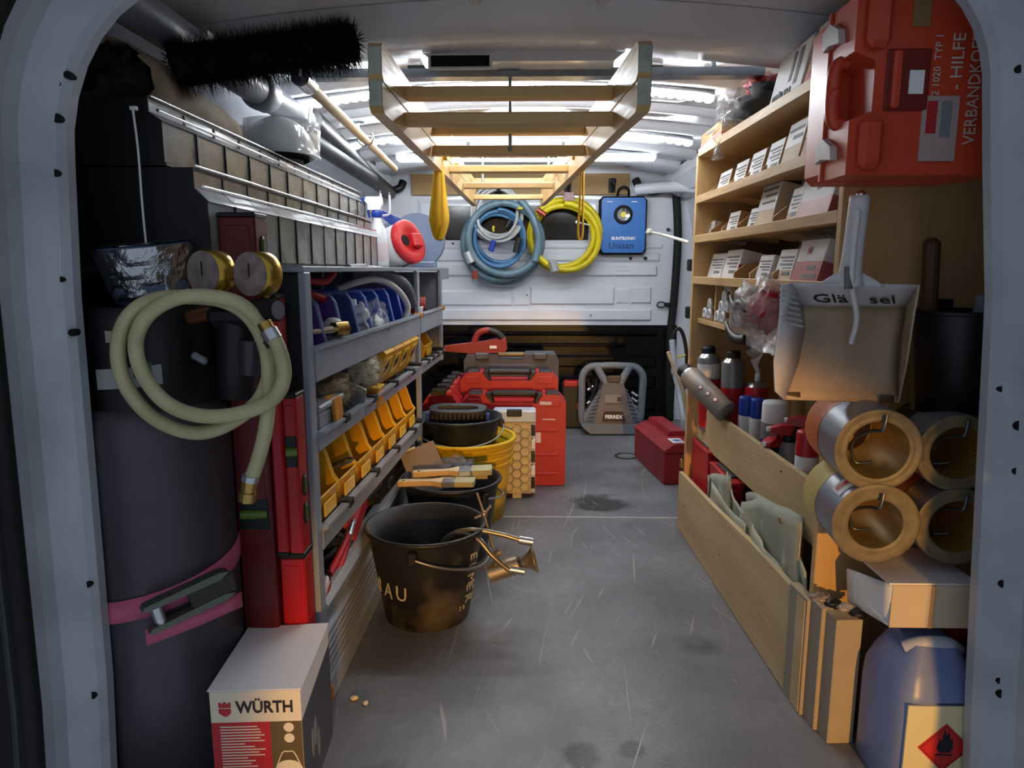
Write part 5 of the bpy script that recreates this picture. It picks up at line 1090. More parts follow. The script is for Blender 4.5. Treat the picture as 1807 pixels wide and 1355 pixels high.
hb = mat('grey_blue_hose', '55707E', .3, col2='6E8792', scale=10); yh = mat('yellow_hose', 'D2C016', .3, col2='B8A60E', scale=8)
t, pts = coil('grey_blue_hose', 'thick grey-blue hose coil hanging below the ladder end', 'hose', 888, 425, 64, 68, .0195, 3, hb, .10, seed=2)
part(t, 'coupling', MB().cyl(bp_(838, 478, -.06), bp_(838, 492, -.06), .018, n=12), mat('copper_red', '9C4A3A', .35, .5, var=.2)); part(t, 'spout', MB().tube([bp_(838, 490, -.06), bp_(832, 498, -.06)], .006, 8), steel); part(t, 'tape_band', MB().cyl(bp_(824, 445, -.055), bp_(832, 464, -.06), .023, n=14), mat('silver_tape', 'A6A8AA', .35, .3, var=.15))
part(t, 'loose_end', MB().tube(crv([bp_(918, 352, -.06), bp_(938, 380, -.07), bp_(950, 420, -.07), bp_(944, 460, -.06)], 6), .0195, 10), hb)
part(t, 'red_coupling', MB().cyl(bp_(948, 370, -.08), bp_(962, 380, -.08), .015, n=12), MATS['copper_red'])
t, pts = coil('white_cable', 'white cable coil hanging inside the grey-blue hose', 'cable', 878, 376, 42, 45, .0085, 5, mat('white_cable', 'BFC0BE', .4, var=.08), .05, wob=.09, seed=4)
part(t, 'yellow_tie', MB().box(bp_(918, 368, -.05), (.03, .05, .012), .003), yh); part(t, 'yellow_tie', MB().box(bp_(871, 404, -.05), (.012, .05, .03), .003), yh); part(t, 'plug', MB().cyl(bp_(893, 402, -.04), bp_(902, 388, -.04), .017, n=12), black_pl)
t, pts = coil('blue_cable', 'blue cable coil hanging lowest inside the grey-blue hose', 'cable', 880, 420, 44, 46, .0105, 3, mat('blue_cable', '3E6C95', .4, col2='5482A8', scale=12), .04, wob=.07, seed=9)
part(t, 'blue_plug', MB().box(bp_(869, 434, -.05), (.03, .03, .06), .005, ry=.3), MATS['blue_plastic']); part(t, 'socket', MB().cyl(bp_(916, 420, -.05), bp_(910, 446, -.05), .017, n=12), dark_pl)
t, pts = coil('yellow_hose', 'bright yellow hose coil taped with grey tape', 'hose', 994, 416, 58, 60, .0165, 4, yh, .08, wob=.06, seed=6)
part(t, 'tape_band', MB().box(bp_(977, 470, -.045), (.045, .10, .075), .012, ry=-.3), MATS['silver_tape'])
part(t, 'hang_tag', MB().box(bp_(1004, 347, -.05), (.055, .01, .045), .003), mat('dusty_pink', 'A58484', .6, var=.3, scale=40))
t = thing('wall_pin', 'small white pin with cord behind the yellow hose', 'pin', bp_(1020, 392)); part(t, 'pin', MB().tube([bp_(1018, 392, .04), bp_(1040, 397, -.05)], .004, 8), whitep); part(t, 'ball_head', MB().sphere(bp_(1018, 392, .035), .009, 10, 8), whitep)
# blue work lamp
c = bp_(1099, 398, .03); t = thing('work_lamp', 'blue rechargeable work lamp with handwritten name hung on the bulkhead', 'lamp', (c.x, c.y, c.z-.15))
lb = mat('lamp_blue', '2C6CB4', .38, var=.08); Wd, Hd = .232, .285
part(t, 'rubber_frame', MB().box((0, .018, .15), (Wd+.024, .06, Hd+.022), .02), rubber, False)
part(t, 'front_panel', MB().prism([(-Wd/2+.012, .0), (Wd/2-.012, 0), (Wd/2, .02), (Wd/2, Hd-.012), (Wd/2-.012, Hd), (-Wd/2+.012, Hd), (-Wd/2, Hd-.012), (-Wd/2, .02)], -.022, .0, 'y', T=Matrix.Translation((0, 0, .0075))), lb, False)
part(t, 'lamp_ring', MB().lathe([(.030, 0), (.047, 0), (.05, .006), (.046, .014), (.034, .014), (.03, .004)], 28, T=Matrix.Translation((-.002, -.020, .205)) @ Matrix.Rotation(PI/2, 4, 'X')), rubber, False)
part(t, 'reflector', MB().lathe([(.0, .003), (.02, .006), (.034, .012)], 24, T=Matrix.Translation((-.002, -.020, .205)) @ Matrix.Rotation(PI/2, 4, 'X')), chrome, False)
part(t, 'led_chip', MB().cyl((-.002, -.03, .205), (-.002, -.022, .205), .014, n=16), mat('led_chip_yellow', 'D8C84A', .4, var=.1), False)
text(t, 'BUNTRONIC', .022, (-.062, -.0235, .075), (1, 0, 0), (0, 0, 1), whitep, world=False, bold=.0008); text(t, 'Unisan', .05, (-.078, -.0235, .028), (1, 0, 0), (0, 0, 1), mat('navy_marker', '1C2E55', .6, var=.1), world=False)
for x in (-.075, .055): part(t, 'top_print', MB().box((x, -.0225, .272), (.03, .002, .004)), whitep, False)
part(t, 'hang_loop', MB().tube(crv([(-.03, .02, .30), (-.025, .0, .335), (.0, -.01, .35), (.025, .0, .335), (.03, .02, .30)], 5), .007, 8), hookm, False)
# knotted rope from the shelf to the bulkhead
t = thing('knotted_rope', 'white rope with a knot stretched from bulkhead to plywood shelf', 'rope', A(1146, 409, Y=3.5)); rp = mat('white_rope', 'D6D2C8', .8, var=.1, scale=60, bump=.4, bscale=200)
k0 = A(1146, 409, Y=3.5); part(t, 'rope', MB().tube(crv([A(1143, 409, Y=3.70), k0, A(1180, 417, Y=2.9), A(1216, 428, Y=2.20)], 6), .006, 8), rp); part(t, 'knot', blob(MB(), k0, .017, .02, .017, .4, 4, 3, 14, 10), rp)
# cables on the right wall behind the shelf
t = thing('grey_conduit', 'grey bent conduit on the right wall beyond the shelf', 'conduit', (.80, 3.0, .1)); part(t, 'conduit', MB().tube(crv([A(1186, 600, Y=3.2), A(1190, 650, Y=3.15), A(1200, 700, Y=3.1), A(1206, 740, Y=3.0), A(1206, 790, Y=3.0)], 6), .014, 10), mat('conduit_grey', '8C949C', .4, var=.1)); part(t, 'collar', MB().cyl(A(1190, 650, Y=3.15), A(1192, 660, Y=3.14), .018, n=12), MATS['conduit_grey'])
t = thing('black_wall_cable', 'black cable looped on the right wall by the bulkhead', 'cable', A(1195, 640, Y=3.3)); part(t, 'cable', MB().tube(crv([A(1184, 620, Y=3.3), A(1188, 590, Y=3.3), A(1199, 580, Y=3.3), A(1208, 600, Y=3.3), A(1212, 640, Y=3.3), A(1206, 690, Y=3.3)], 6), .009, 8), rubber); part(t, 'yellow_tie', MB().tube(crv([A(1180, 622, Y=3.28), A(1196, 630, Y=3.28), A(1210, 626, Y=3.28)], 4), .004, 6), yh)
# ---------------------------------------------------------------- ladder under the roof and its rails
lw = wood('ladder_pine', 'D8B67E', 'C2995C', 'Y', .45); lwx = wood('ladder_rung_pine', 'DCBB85', 'C6A062', 'X', .45); lend = mat('ladder_end_grain', 'B2B7A6', .7, col2='959B8B', scale=30, bump=.3)
ld = thing('wooden_ladder', 'folded wooden double ladder slung lengthwise under the roof', 'ladder', (-.06, 2.3, 1.12))
def ladder_half(ya, yb, px, wa, za, zb, rungs, hh, th=.022):
    """ya,yb near and far ends; wa=(half width at ya, at yb)"""
    def cx(y): return -.035+(-.087+.035)*(y-1.386)/(3.28-1.386)
    def hw(y): return wa[0]+(wa[1]-wa[0])*(y-1.386)/(3.28-1.386)
    def zc(y): return za+(zb-za)*(y-1.386)/(3.28-1.386)
    for s in (-1, 1):
        pts = []
        for y in (ya, ya+.014, yb):
            x0 = cx(y)+s*hw(y); x1 = x0+s*th; h = hh/2*(.72 if y == ya else 1); pts.append([(x0, y, zc(y)-h), (x1, y, zc(y)-h), (x1, y, zc(y)+h), (x0, y, zc(y)+h)])
        vs = [p for q in pts for p in q]; fs = [(0, 1, 2, 3), (11, 10, 9, 8)]
        for k in range(2):
            for j in range(4): fs.append((k*4+j, k*4+4+j, k*4+4+(j+1) % 4, k*4+(j+1) % 4))
        if s > 0: fs = [f[::-1] for f in fs]
        r = part(ld, 'side_rail', MB().add(vs[:], fs), lw)
        y = ya-.001; x0 = cx(y)+s*hw(y); part(r, 'weathered_end', MB().box((x0+s*th/2, ya-.0005, zc(y)), (th*.96, .003, hh*.70), .002), lend)
    for y in rungs: part(ld, 'rung', MB().box((cx(y), y, zc(y)), (2*hw(y)+.004, .034, .022), .003), lwx)
z1 = A(899, 211, Y=1.386).z; z2 = A(897.5, 348, Y=3.28).z
ladder_half(1.155, 3.45, 0, (.197, .158), z1, z2, (1.386, 1.80, 2.19, 2.72, 3.28), .058)
z3 = A(899, 165, Y=1.386).z; 
ladder_half(1.145, 3.40, 0, (.195, .157), z3, z2+.055, (1.386, 1.80, 2.2, 2.68, 3.1), .058)
for s in (-1, 1):
    x = -.05+s*.19
    for y, dz in ((2.02, .0), (2.35, .02)):
        part(ld, 'hinge_bolt', MB().cyl((x, y, z1+.03+dz), (x-s*.015, y, z1+.03+dz), .010, n=10), mat('yellow_zinc', 'C9A227', .35, .5, var=.1))
# galvanised rail across the roof with hanging rods
zr = 1.30; t = thing('c_rail', 'galvanised C-profile rail bolted across under the roof', 'rail', (0, 1.79, zr))
part(t, 'channel', MB().prism([(1.772, zr), (1.812, zr), (1.812, zr+.02), (1.808, zr+.02), (1.808, zr+.004), (1.776, zr+.004), (1.776, zr+.02), (1.772, zr+.02)], -.55, .57, 'x'), galv)
part(t, 'threaded_rod', MB().cyl((-.043, 1.79, 1.135), (-.043, 1.79, zr), .0045, n=10), galv); part(t, 'cross_plate', MB().box((-.043, 1.765, zr+.004), (.05, .01, .014), .001), galv); part(t, 'nut', MB().cyl((-.043, 1.79, 1.128), (-.043, 1.79, 1.14), .009, n=6), galv)
for x in (-.45, .45): part(t, 'roof_bolt', MB().cyl((x, 1.79, zr+.02), (x, 1.79, 1.345), .006, n=8), galv)
t = thing('c_rail', 'further galvanised rail carrying the back end of the ladder', 'rail', (0, 3.05, zr)); part(t, 'channel', MB().bx(-.3, .2, 3.03, 3.07, zr+.008, zr+.028, .002), galv)
for x in (-.19, .09): part(t, 'hanger', MB().cyl((x, 3.05, 1.18), (x, 3.05, zr+.008), .005, n=8), galv); part(t, 'hanger_nut', MB().cyl((x, 3.05, zr-.004), (x, 3.05, zr+.008), .012, n=6), chrome)
for x in (-.25, .15): part(t, 'roof_bolt', MB().cyl((x, 3.05, zr+.02), (x, 3.05, 1.37), .006, n=8), galv)
# yellow lashing straps
ys = mat('yellow_webbing', 'EDB80E', .6, var=.12, scale=50)
def strap(label, px, top, bot, Y, wpx, twist):
    t = thing('lashing_strap', label, 'strap', A(px, bot, Y=Y), 0, 'yellow straps on the ladder'); h = (bot-top)/10
    if twist == 0:
        a = [A(px-3, top, Y=Y), A(px-6, top+h*4, Y=Y-.01), A(px-8, top+h*7.5, Y=Y-.02), A(px-1, bot-2, Y=Y-.01), A(px+9, top+h*7.5, Y=Y+.0), A(px+6, top+h*4, Y=Y+.01), A(px+1, top, Y=Y)]
        wv = [(.012, .004, 0), (.026, .006, 0), (.034, .006, 0), (.010, .03, 0), (.02, .028, 0), (.014, .02, 0), (.01, .01, 0)]
    else:
        a = [A(px+2, top, Y=Y), A(px, top+h*5, Y=Y-.005), A(px-3, top+h*9, Y=Y-.01), A(px+1, bot, Y=Y-.005), A(px+5, top+h*9, Y=Y+.005), A(px+6, top+h*5, Y=Y+.008), A(px+7, top, Y=Y+.005)]
        wv = [(.006, .024, 0)]*7
    pts = crv(a, 5); ws = []
    for i in range(len(pts)):
        f = i/5; k = min(int(f), len(wv)-2); u = f-k; ws.append(Vector(wv[k]).lerp(Vector(wv[k+1]), u))
    part(t, 'webbing_loop', MB().ribbon(pts, ws, .0022), ys)
    part(t, 'stitched_end', MB().box(A(px, top+2, Y=Y), (.016, .016, .012), .002), ys); return t
strap('wide yellow strap loop hanging from the left ladder rail', 776, 280, 426, 1.98, 33, 0); strap('narrow doubled yellow strap on the right ladder rail', 1023, 288, 424, 1.98, 14, 1)
# ---------------------------------------------------------------- right shelf, lower part
canr = mat('can_red', 'B41F26', .35, var=.08); cang = mat('can_grey', '7B7C82', .35, .3, var=.1); capb = black_pl; zs = .321
def can(name, label, px, py_top, X, h, r, m, bands=(), top='valve', tilt=None, zb=zs, cap=None, group='spray cans in the plywood compartment'):
    """aerosol standing at depth read from its pixel column on plane X"""
    Y = A(px, py_top, X=X).y; t = thing(name, label, 'spray can' if 'can' in name else 'bottle', (X, Y, zb), group=group, rot=tilt or (0, 0, 0))
    part(t, 'body', MB().lathe([(0, .0), (r*.95, 0), (r, .004), (r, h), (r*.97, h+.003)], 24), m, False)
    for (z0, z1, mm, nm) in bands: part(t, nm, MB().lathe([(r+.0006, h*z0), (r+.0006, h*z1)], 24), mm, False)
    if top == 'valve':
        part(t, 'shoulder', MB().lathe([(r*.98, h), (r*.8, h+.010), (r*.55, h+.016), (r*.5, h+.02), (0, h+.02)], 24), steel, False)
        part(t, 'cap', MB().lathe([(r*.62, h+.012), (r*.62, h+.03), (r*.5, h+.036), (0, h+.036)], 20), cap or capb, False)
    elif top == 'cap': part(t, 'cap', MB().lathe([(r*1.0, h-.002), (r*1.02, h), (r*1.0, h+.045), (r*.94, h+.05), (0, h+.05)], 24), cap, False)
    elif top == 'nozzle':
        part(t, 'shoulder', MB().lathe([(r*.98, h), (r*.75, h+.012), (r*.3, h+.02), (0, h+.02)], 24), steel, False); part(t, 'nozzle', MB().cyl((0, 0, h+.018), (0, 0, h+.04), .008, .007, n=14), whitep, False)
    return t
t = can('foam_can', 'red and white foam can with black cap, leftmost at the back', 1257, 660, .568, .222, .033, cang, ((.05, .72, canr, 'red_label'), (.72, .93, whitec, 'white_label')), tilt=(0, -.06, 0), zb=.352)
text(t, 'WÜRTH', .011, (-.020, -.0282, .158), (.85, -.55, 0), (0, 0, 1), ink, world=False)
can('foam_can', 'grey-sided foam can right of the red and white one', 1296, 660, .605, .22, .033, cang, ((.05, .68, canr, 'red_label'),), tilt=(0, -.02, 0), zb=.352)
t = thing('can_riser', 'wooden block under the tall cans at the back', 'block', (.62, 2.0, .321)); part(t, 'block', MB().bx(-.035, .08, -.10, .155, 0, .03, .002), ply, False); part(t, 'top_skin', MB().bx(-.035, .08, -.10, .155, .03, .0305), ply, False)
# leaning grey can with hazard diamonds
pA = A(1218, 664, Y=2.02); pB = A(1282, 728, Y=1.90); ax_ = (pB-pA).normalized(); q = (-ax_).to_track_quat('Z', 'Y'); 
t = thing('leaning_can', 'grey can with red hazard diamonds leaning out over the plank', 'spray can', pB, rot=q.to_euler())
Lc = (pB-pA).length; part(t, 'body', MB().lathe([(0, 0), (.031, 0), (.032, .004), (.032, Lc), (.031, Lc+.003)], 24), mat('can_warm_grey', '8C867F', .4, .2, var=.1), False)
part(t, 'shoulder', MB().lathe([(.031, Lc), (.026, Lc+.012), (.018, Lc+.018), (0, Lc+.018)], 24), steel, False); part(t, 'cap', MB().lathe([(.022, Lc+.012), (.022, Lc+.034), (.016, Lc+.04), (0, Lc+.04)], 18), black_pl, False)
Mi = t.matrix_basis.inverted()
for k in range(3):
    w = A(1236+13*k, 683+11*k, Y=2.0); a = Mi @ Vector((0, 0, CAMH)); b = Mi @ w; d = b-a; A2 = d.x**2+d.y**2; B2 = 2*(a.x*d.x+a.y*d.y); C2 = a.x**2+a.y**2-.0326**2; disc = B2*B2-4*A2*C2
    if disc <= 0: continue
    hit = a+d*((-B2-math.sqrt(disc))/(2*A2)); an = math.atan2(hit.y, hit.x); T1 = Matrix.Translation(hit) @ Matrix.Rotation(an, 4, 'Z') @ Matrix.Rotation(.78, 4, 'X')
    part(t, 'hazard_diamond', MB().box((0, 0, 0), (.0012, .013, .013), 0, T=T1), redp, False); part(t, 'hazard_field', MB().box((.0006, 0, 0), (.0012, .009, .009), 0, T=T1), whitep, False)
t = thing('wooden_stick', 'thin wooden stick poking up beside the leaning can', 'stick', A(1200, 680, Y=2.3)); part(t, 'stick', MB().tube([A(1180, 624, Y=2.35), A(1206, 690, Y=2.28), (.60, 2.24, .003)], .007, 10), wood('stick_wood', 'A79C80', '8E8468', 'Z')); part(t, 'tip', MB().cyl(A(1179, 621, Y=2.35), A(1180, 624, Y=2.35), .0065, n=10), bw1)
# middle group
can('spray_can', 'big red can with silver nozzle behind the blue caps', 1335, 690, .66, .185, .034, canr, (), top='nozzle')
can('spray_can', 'red can with white band left of the blue caps', 1304, 700, .625, .175, .022, canr, ((.55, .74, whitec, 'white_label'),), top='none')
t = can('cleaner_can', 'white and red cleaner can with shiny blue cap', 1318, 715, .605, .125, .021, canr, ((.62, .99, whitec, 'white_label'),), top='cap', cap=bluep)
for k in range(4): part(t, 'print_line', MB().lathe([(.0219, .02+.016*k), (.0219, .024+.016*k)], 24), whitep, False)
can('cleaner_can', 'second blue-capped can tucked behind the first', 1338, 712, .625, .125, .02, whitec, ((.0, .5, canr, 'red_label'),), top='cap', cap=bluep)
can('paint_can', 'spray can with broad matt white cap', 1368, 735, .62, .145, .032, cang, ((.0, .7, mat('can_blue_band', '2E3F7A', .4, var=.1), 'blue_label'),), top='cap', cap=clipm)
can('sealant_tube', 'grey striped bottle with red cap and white band beside the upright', 1424, 790, .59, .135, .022, mat('grey_bottle', '7A7E88', .35, .2, var=.15, scale=30, stretch=(4, 4, .3)), ((.72, .98, whitec, 'white_label'),), top='cap', cap=canr)
def sprayer(label, px, py, X, rz, h=.12, r=.028, tilt=0):
    Y = A(px, py, X=X).y; t = thing('pump_sprayer', label, 'bottle', (X, Y, zs), group='pump sprayers with red triggers', rot=(tilt, 0, rz))
    part(t, 'bottle', MB().lathe([(0, 0), (r, 0), (r, h*.75), (r*.8, h*.92), (r*.45, h), (r*.42, h+.01)], 20), mat('clear_bottle', 'B9BEC4', .12, alpha=.6, var=.1), False)
    part(t, 'label', MB().lathe([(r+.0006, h*.1), (r+.0006, h*.5)], 20), mat('sprayer_label', '8A4A4A', .5, col2='6C6F76', scale=20), False)
    part(t, 'collar', MB().lathe([(.015, h), (.016, h+.002), (.016, h+.014), (.012, h+.016)], 16), black_pl, False)
    part(t, 'trigger_head', MB().prism([(-.045, h+.022), (-.03, h+.018), (.02, h+.014), (.03, h+.022), (.022, h+.038), (-.02, h+.04), (-.044, h+.032)], -.012, .012, 'y'), canr, False)
    part(t, 'nozzle', MB().cyl((-.052, 0, h+.028), (-.044, 0, h+.028), .006, n=10), whitep, False); part(t, 'trigger', MB().tube(crv([(-.022, 0, h+.018), (-.03, 0, h-.004), (-.02, 0, h-.024)], 4), .0035, 8), black_pl, False)
sprayer('clear sprayer with red trigger pointing left, lowest of the three', 1370, 800, .60, .6, .085); sprayer('middle sprayer with glossy red head behind the lowest one', 1393, 770, .625, -.2, .115); sprayer('sprayer with red head nearest the shelf upright', 1425, 755, .655, -.5, .14)
# ---- lower pocket: two red cases and a folded tarpaulin
rk = mat('small_case_red', 'B2242A', .4, var=.1)
def pocket_case(label, px0, px1, ztop, hgt):
    X = .548; y1 = Yat(px0, X, ztop); y0 = Yat(px1, X, ztop); t = thing('small_tool_case', label, 'case', (X, (y0+y1)/2, ztop-hgt), RA, 'small red cases in the lower pocket'); w = y1-y0
    part(t, 'shell', MB().bx(-.012, .016, -w/2, w/2, 0, hgt-.012, .003), rk, False); part(t, 'top_edge', MB().bx(-.014, .018, -w/2-.001, w/2+.001, hgt-.014, hgt, .002), rk, False); part(t, 'handle', MB().bx(-.004, .012, -w*.3, w*.34, hgt, hgt+.006, .002), mat('case_handle_grey', '3F3A3C', .5, var=.1), False)
    for k in range(7): part(t, 'side_rib', MB().box((-.006, -w/2-.001, .03+.02*k), (.014, .004, .006), .001), rk, False)
pocket_case('further small red case in the lower pocket', 1228, 1256, .305, .18); pocket_case('nearer small red case beside the folded tarpaulin', 1262, 1300, .290, .175)
trp = mat('grey_green_tarp', 'A3A694', .6, var=.15, scale=10); trin = mat('tarp_edge_dark', '8F7B45', .7, var=.2)
t = thing('folded_tarpaulin', 'grey-green folded tarpaulin stuffed in the lower plywood pocket', 'tarpaulin', (.54, 1.55, .05))
def sheet(pxs, X0, X1, z0, seed, bend=.012, n=16, m=10):
    """one fold: top edge follows photo points; falls into the pocket"""
    tops = [A(px, py, X=X0 if i % 2 == 0 else X1) for i, (px, py) in enumerate(pxs)]; tops = crv(tops, max(2, n//max(1, len(tops)-1)))
    k = len(tops)-1
    def fn(u, v):
        p = tops[round(u*k)]; z = p.z+(z0-p.z)*v
        return (p.x+bend*math.sin(v*2.6+seed)*mnoise.noise((u*3, v*2, seed))*1.6+.01*v, p.y+.012*mnoise.noise((u*4, v*3, seed+5)), z)
    return MB().grid(fn, k, m)
F = [([(1252, 840), (1258, 836), (1290, 838)], .528, .536, .05, 1), ([(1284, 832), (1296, 880), (1318, 905)], .535, .528, .05, 2), ([(1256, 850), (1285, 895), (1316, 925)], .524, .526, .05, 3), ([(1310, 885), (1345, 880), (1405, 905), (1418, 925)], .532, .538, .05, 4), ([(1318, 875), (1330, 868), (1372, 890), (1410, 912)], .545, .55, .06, 5), ([(1388, 930), (1405, 960), (1422, 1010)], .534, .54, .04, 6), ([(1345, 905), (1375, 935), (1400, 975)], .545, .55, .04, 7), ([(1330, 925), (1350, 965), (1382, 1010)], .53, .528, .05, 8)]
for f in F: part(t, 'fold', sheet(*f), trp, solid=.004)
for k in range(6): part(t, 'layer_edge', MB().tube(crv([A(1305, 945+5*k, X=.526), A(1330+4*k, 965+6*k, X=.526), A(1352+4*k, 990+5*k, X=.526)], 4), .0018, 6), trin)
part(t, 'brass_eyelet', MB().lathe([(.003, 0), (.007, 0), (.007, .002), (.003, .002)], 14, T=Matrix.Translation(A(1377, 917, X=.524)) @ Matrix.Rotation(-PI/2, 4, 'Y')), brass)
# ---------------------------------------------------------------- right foreground
# first-aid case fixed upright to the shelf end
oc = mat('first_aid_orange', 'C0442A', .35, var=.1, scale=6); cl = mat('latch_grey', 'B9B4AE', .4, var=.08)
t = thing('first_aid_case', 'orange-red first-aid case with white lettering fixed at top right', 'first-aid case', (.575, 1.13, .972))
X0, X1 = -.125, .095; HZ = .238
part(t, 'rear_shell', MB().bx(X0, X1, -.025, .055, .0, HZ, .012), oc, False)
part(t, 'front_shell', MB().prism([(X0+.0, .0), (X1, .0), (X1, HZ), (X0, HZ), (X0, HZ*.69), (X0+.03, HZ*.64), (X0+.03, HZ*.36), (X0, HZ*.31)], -.105, -.025, 'y'), oc, False)
part(t, 'seam', MB().bx(X0-.004, X1+.002, -.030, -.020, -.002, HZ+.002, .002), oc, False)
part(t, 'carry_handle', MB().tube(crv([(X0+.012, -.06, HZ*.68), (X0-.005, -.06, HZ*.64), (X0-.005, -.06, HZ*.36), (X0+.012, -.06, HZ*.32)], 5), .010, 12), oc, False)
part(t, 'handle_knob', MB().sphere((X0-.006, -.064, HZ*.5), .009, 12, 8), oc, False)
for z in (HZ*.17, HZ*.84): part(t, 'latch', MB().prism([(-.075, z-.016), (-.04, z-.010), (-.02, z-.014), (-.016, z+.012), (-.04, z+.02), (-.07, z+.004)], X0-.010, X0+.004, 'x'), cl, False)
part(t, 'upper_boss', MB().bx(X0+.012, X0+.045, -.122, -.10, HZ*.70, HZ*.99, .008), oc, False); part(t, 'lower_boss', MB().bx(X0+.012, X0+.045, -.122, -.10, HZ*.03, HZ*.32, .008), oc, False)
part(t, 'side_recess', MB().bx(X0+.045, X0+.105, -.109, -.104, HZ*.36, HZ*.70, .002), mat('first_aid_dark', '6E1E12', .4, var=.1), False); part(t, 'recess_bar', MB().bx(X0+.052, X0+.064, -.116, -.104, HZ*.37, HZ*.69, .003), oc, False)
part(t, 'recess_sticker', MB().bx(X0+.076, X0+.096, -.1105, -.108, HZ*.45, HZ*.58), paperw, False)
wt = mat('worn_white_letters', 'CDB9B0', .6, var=.2)
yF = -.1062
text(t, 'VERBANDKOFFER', .0235, (.050, yF, .04), (0, 0, 1), (-1, 0, 0), wt, world=False, sx=.9); text(t, 'ERSTE - HILFE', .0235, (.024, yF, .04), (0, 0, 1), (-1, 0, 0), wt, world=False, sx=1.05); text(t, '2 1020  TYP 1', .014, (-.006, yF, .105), (0, 0, 1), (-1, 0, 0), wt, world=False)
stk = part(t, 'paper_sticker', MB().bx(-.026, .024, -.1076, -.1055, .018, .105), mat('pale_pink_sticker', 'A89490', .6, var=.15), False)
part(stk, 'sticker_symbol', MB().bx(-.02, -.006, -.1082, -.107, .055, .098), redc, False); part(stk, 'sticker_text', MB().bx(.0, .014, -.1082, -.107, .05, .098), inkg, False)
part(t, 'tape_patch', MB().bx(-.05, -.026, -.1072, -.1055, .195, .23), mat('tan_tape', '8A6A48', .5, var=.1), False)
# dustpan hanging on the shelf end
dpw = mat('dustpan_white', 'CFCBCC', .4, var=.06, scale=8); dpd = mat('dustpan_dirt_and_amber', 'B09A80', .55, col2='7A6650', scale=9, thr=(.42, .85))  # scoop tan is dirt plus amber light mixed into the base colour
t = thing('dustpan', 'large white dustpan marked with marker pen hanging on the shelf end', 'dustpan', (.50, 1.12, .63))
Pd = lambda x, y, Y=1.10: A(x, y, Y=Y)
def quad(a, b, c, d, n=6): return MB().grid(lambda u, v: tuple((Vector(a).lerp(b, u)).lerp(Vector(d).lerp(c, u), v)), n, n)
# back wall with lettering, floor plate, left and right cheeks
tl, tr = Pd(1398, 500, 1.07), Pd(1622, 503, 1.085); bl, br_ = Pd(1416, 540, 1.13), Pd(1600, 541, 1.14); fl2, fr2 = Pd(1382, 705, 1.085), Pd(1585, 711, 1.10)
part(t, 'rear_wall', quad(tl, tr, br_, bl), dpw, solid=.003)
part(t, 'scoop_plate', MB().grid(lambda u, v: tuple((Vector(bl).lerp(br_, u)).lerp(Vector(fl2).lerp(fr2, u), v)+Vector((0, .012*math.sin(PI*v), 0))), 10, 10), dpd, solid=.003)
ck = [Pd(1398, 500, 1.07), Pd(1380, 502, 1.05), Pd(1376, 560, 1.04), Pd(1366, 640, 1.04), Pd(1368, 690, 1.05), Pd(1384, 706, 1.085), Pd(1408, 640, 1.11), Pd(1420, 580, 1.125), Pd(1416, 540, 1.13)]
part(t, 'left_cheek', MB().add([tuple(p) for p in ck], [(0, 1, 2, 8), (2, 7, 8), (2, 3, 6, 7), (3, 4, 5, 6)], True), dpw, solid=.003)
for k in range(7): part(t, 'cheek_ridge', MB().tube([Pd(1378-k*.3, 512+9*k, 1.043), Pd(1404+2*k, 516+10*k, 1.085)], .0018, 6), dpw)
rk_ = [Pd(1622, 503, 1.085), Pd(1600, 541, 1.14), Pd(1585, 711, 1.10), Pd(1600, 640, 1.075), Pd(1612, 560, 1.075)]
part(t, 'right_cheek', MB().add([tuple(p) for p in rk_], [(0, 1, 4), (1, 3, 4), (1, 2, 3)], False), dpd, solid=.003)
hA_, hB_ = Pd(1497, 505, 1.085), Pd(1518, 345, 1.075)
hm_ = MB()
def hnd(u, v):
    c = hA_.lerp(hB_, v); a = 2*PI*u; w = .0135*(1+.5*(1-v)**6); return tuple(c+Vector((w*math.cos(a), w*math.sin(a), 0)))
part(t, 'handle', hm_.grid(hnd, 20, 14, closeu=True), dpw, solid=.002)
part(t, 'handle_groove', MB().tube(crv([Pd(1514, 370, 1.058), Pd(1506, 440, 1.06), Pd(1503, 500, 1.068), Pd(1512, 560, 1.09), Pd(1502, 605, 1.11)], 6), .0045, 8), dpw)
part(t, 'collar_flare', MB().grid(lambda u, v: tuple(Vector(Pd(1440+120*u, 505-28*math.sin(PI*u), 1.08)).lerp(Vector(Pd(1440+120*u, 506, 1.08)), v)), 12, 3), dpw, solid=.003)
part(t, 'handle_cavity', MB().grid(lambda u, v: tuple(Vector(Pd(1490+14*u, 470+40*v, 1.066-.003*math.sin(PI*u)))), 4, 4), mat('cavity_grey', '6F6A66', .6, var=.1), solid=.002)
part(t, 'hang_bolt', MB().sphere(Pd(1519, 344, 1.068), .007, 10, 8), chrome)
dv = (tr-tl).normalized(); uv = (tl-bl).normalized()
off = Vector((0, -.004, .0))
for s, px, py in (('Glä', 1434, 533), ('sel', 1532, 535)):
    f = (py-500)/40; Yq = 1.07+.06*f*.9; text(t, s, .042, tuple(Pd(px, py, Yq+.004)+off), dv, uv, ink, th=.0005)
for px, py, r_ in ((1400, 700, .011), (1566, 705, .011)): part(t, 'dirt_spot', MB().grid(lambda u, v: tuple(Vector(Pd(px-12+24*u, py-8+14*v, 1.088))), 3, 3), mat('dirt_brown', '4A3A28', .8, var=.3), solid=.001)
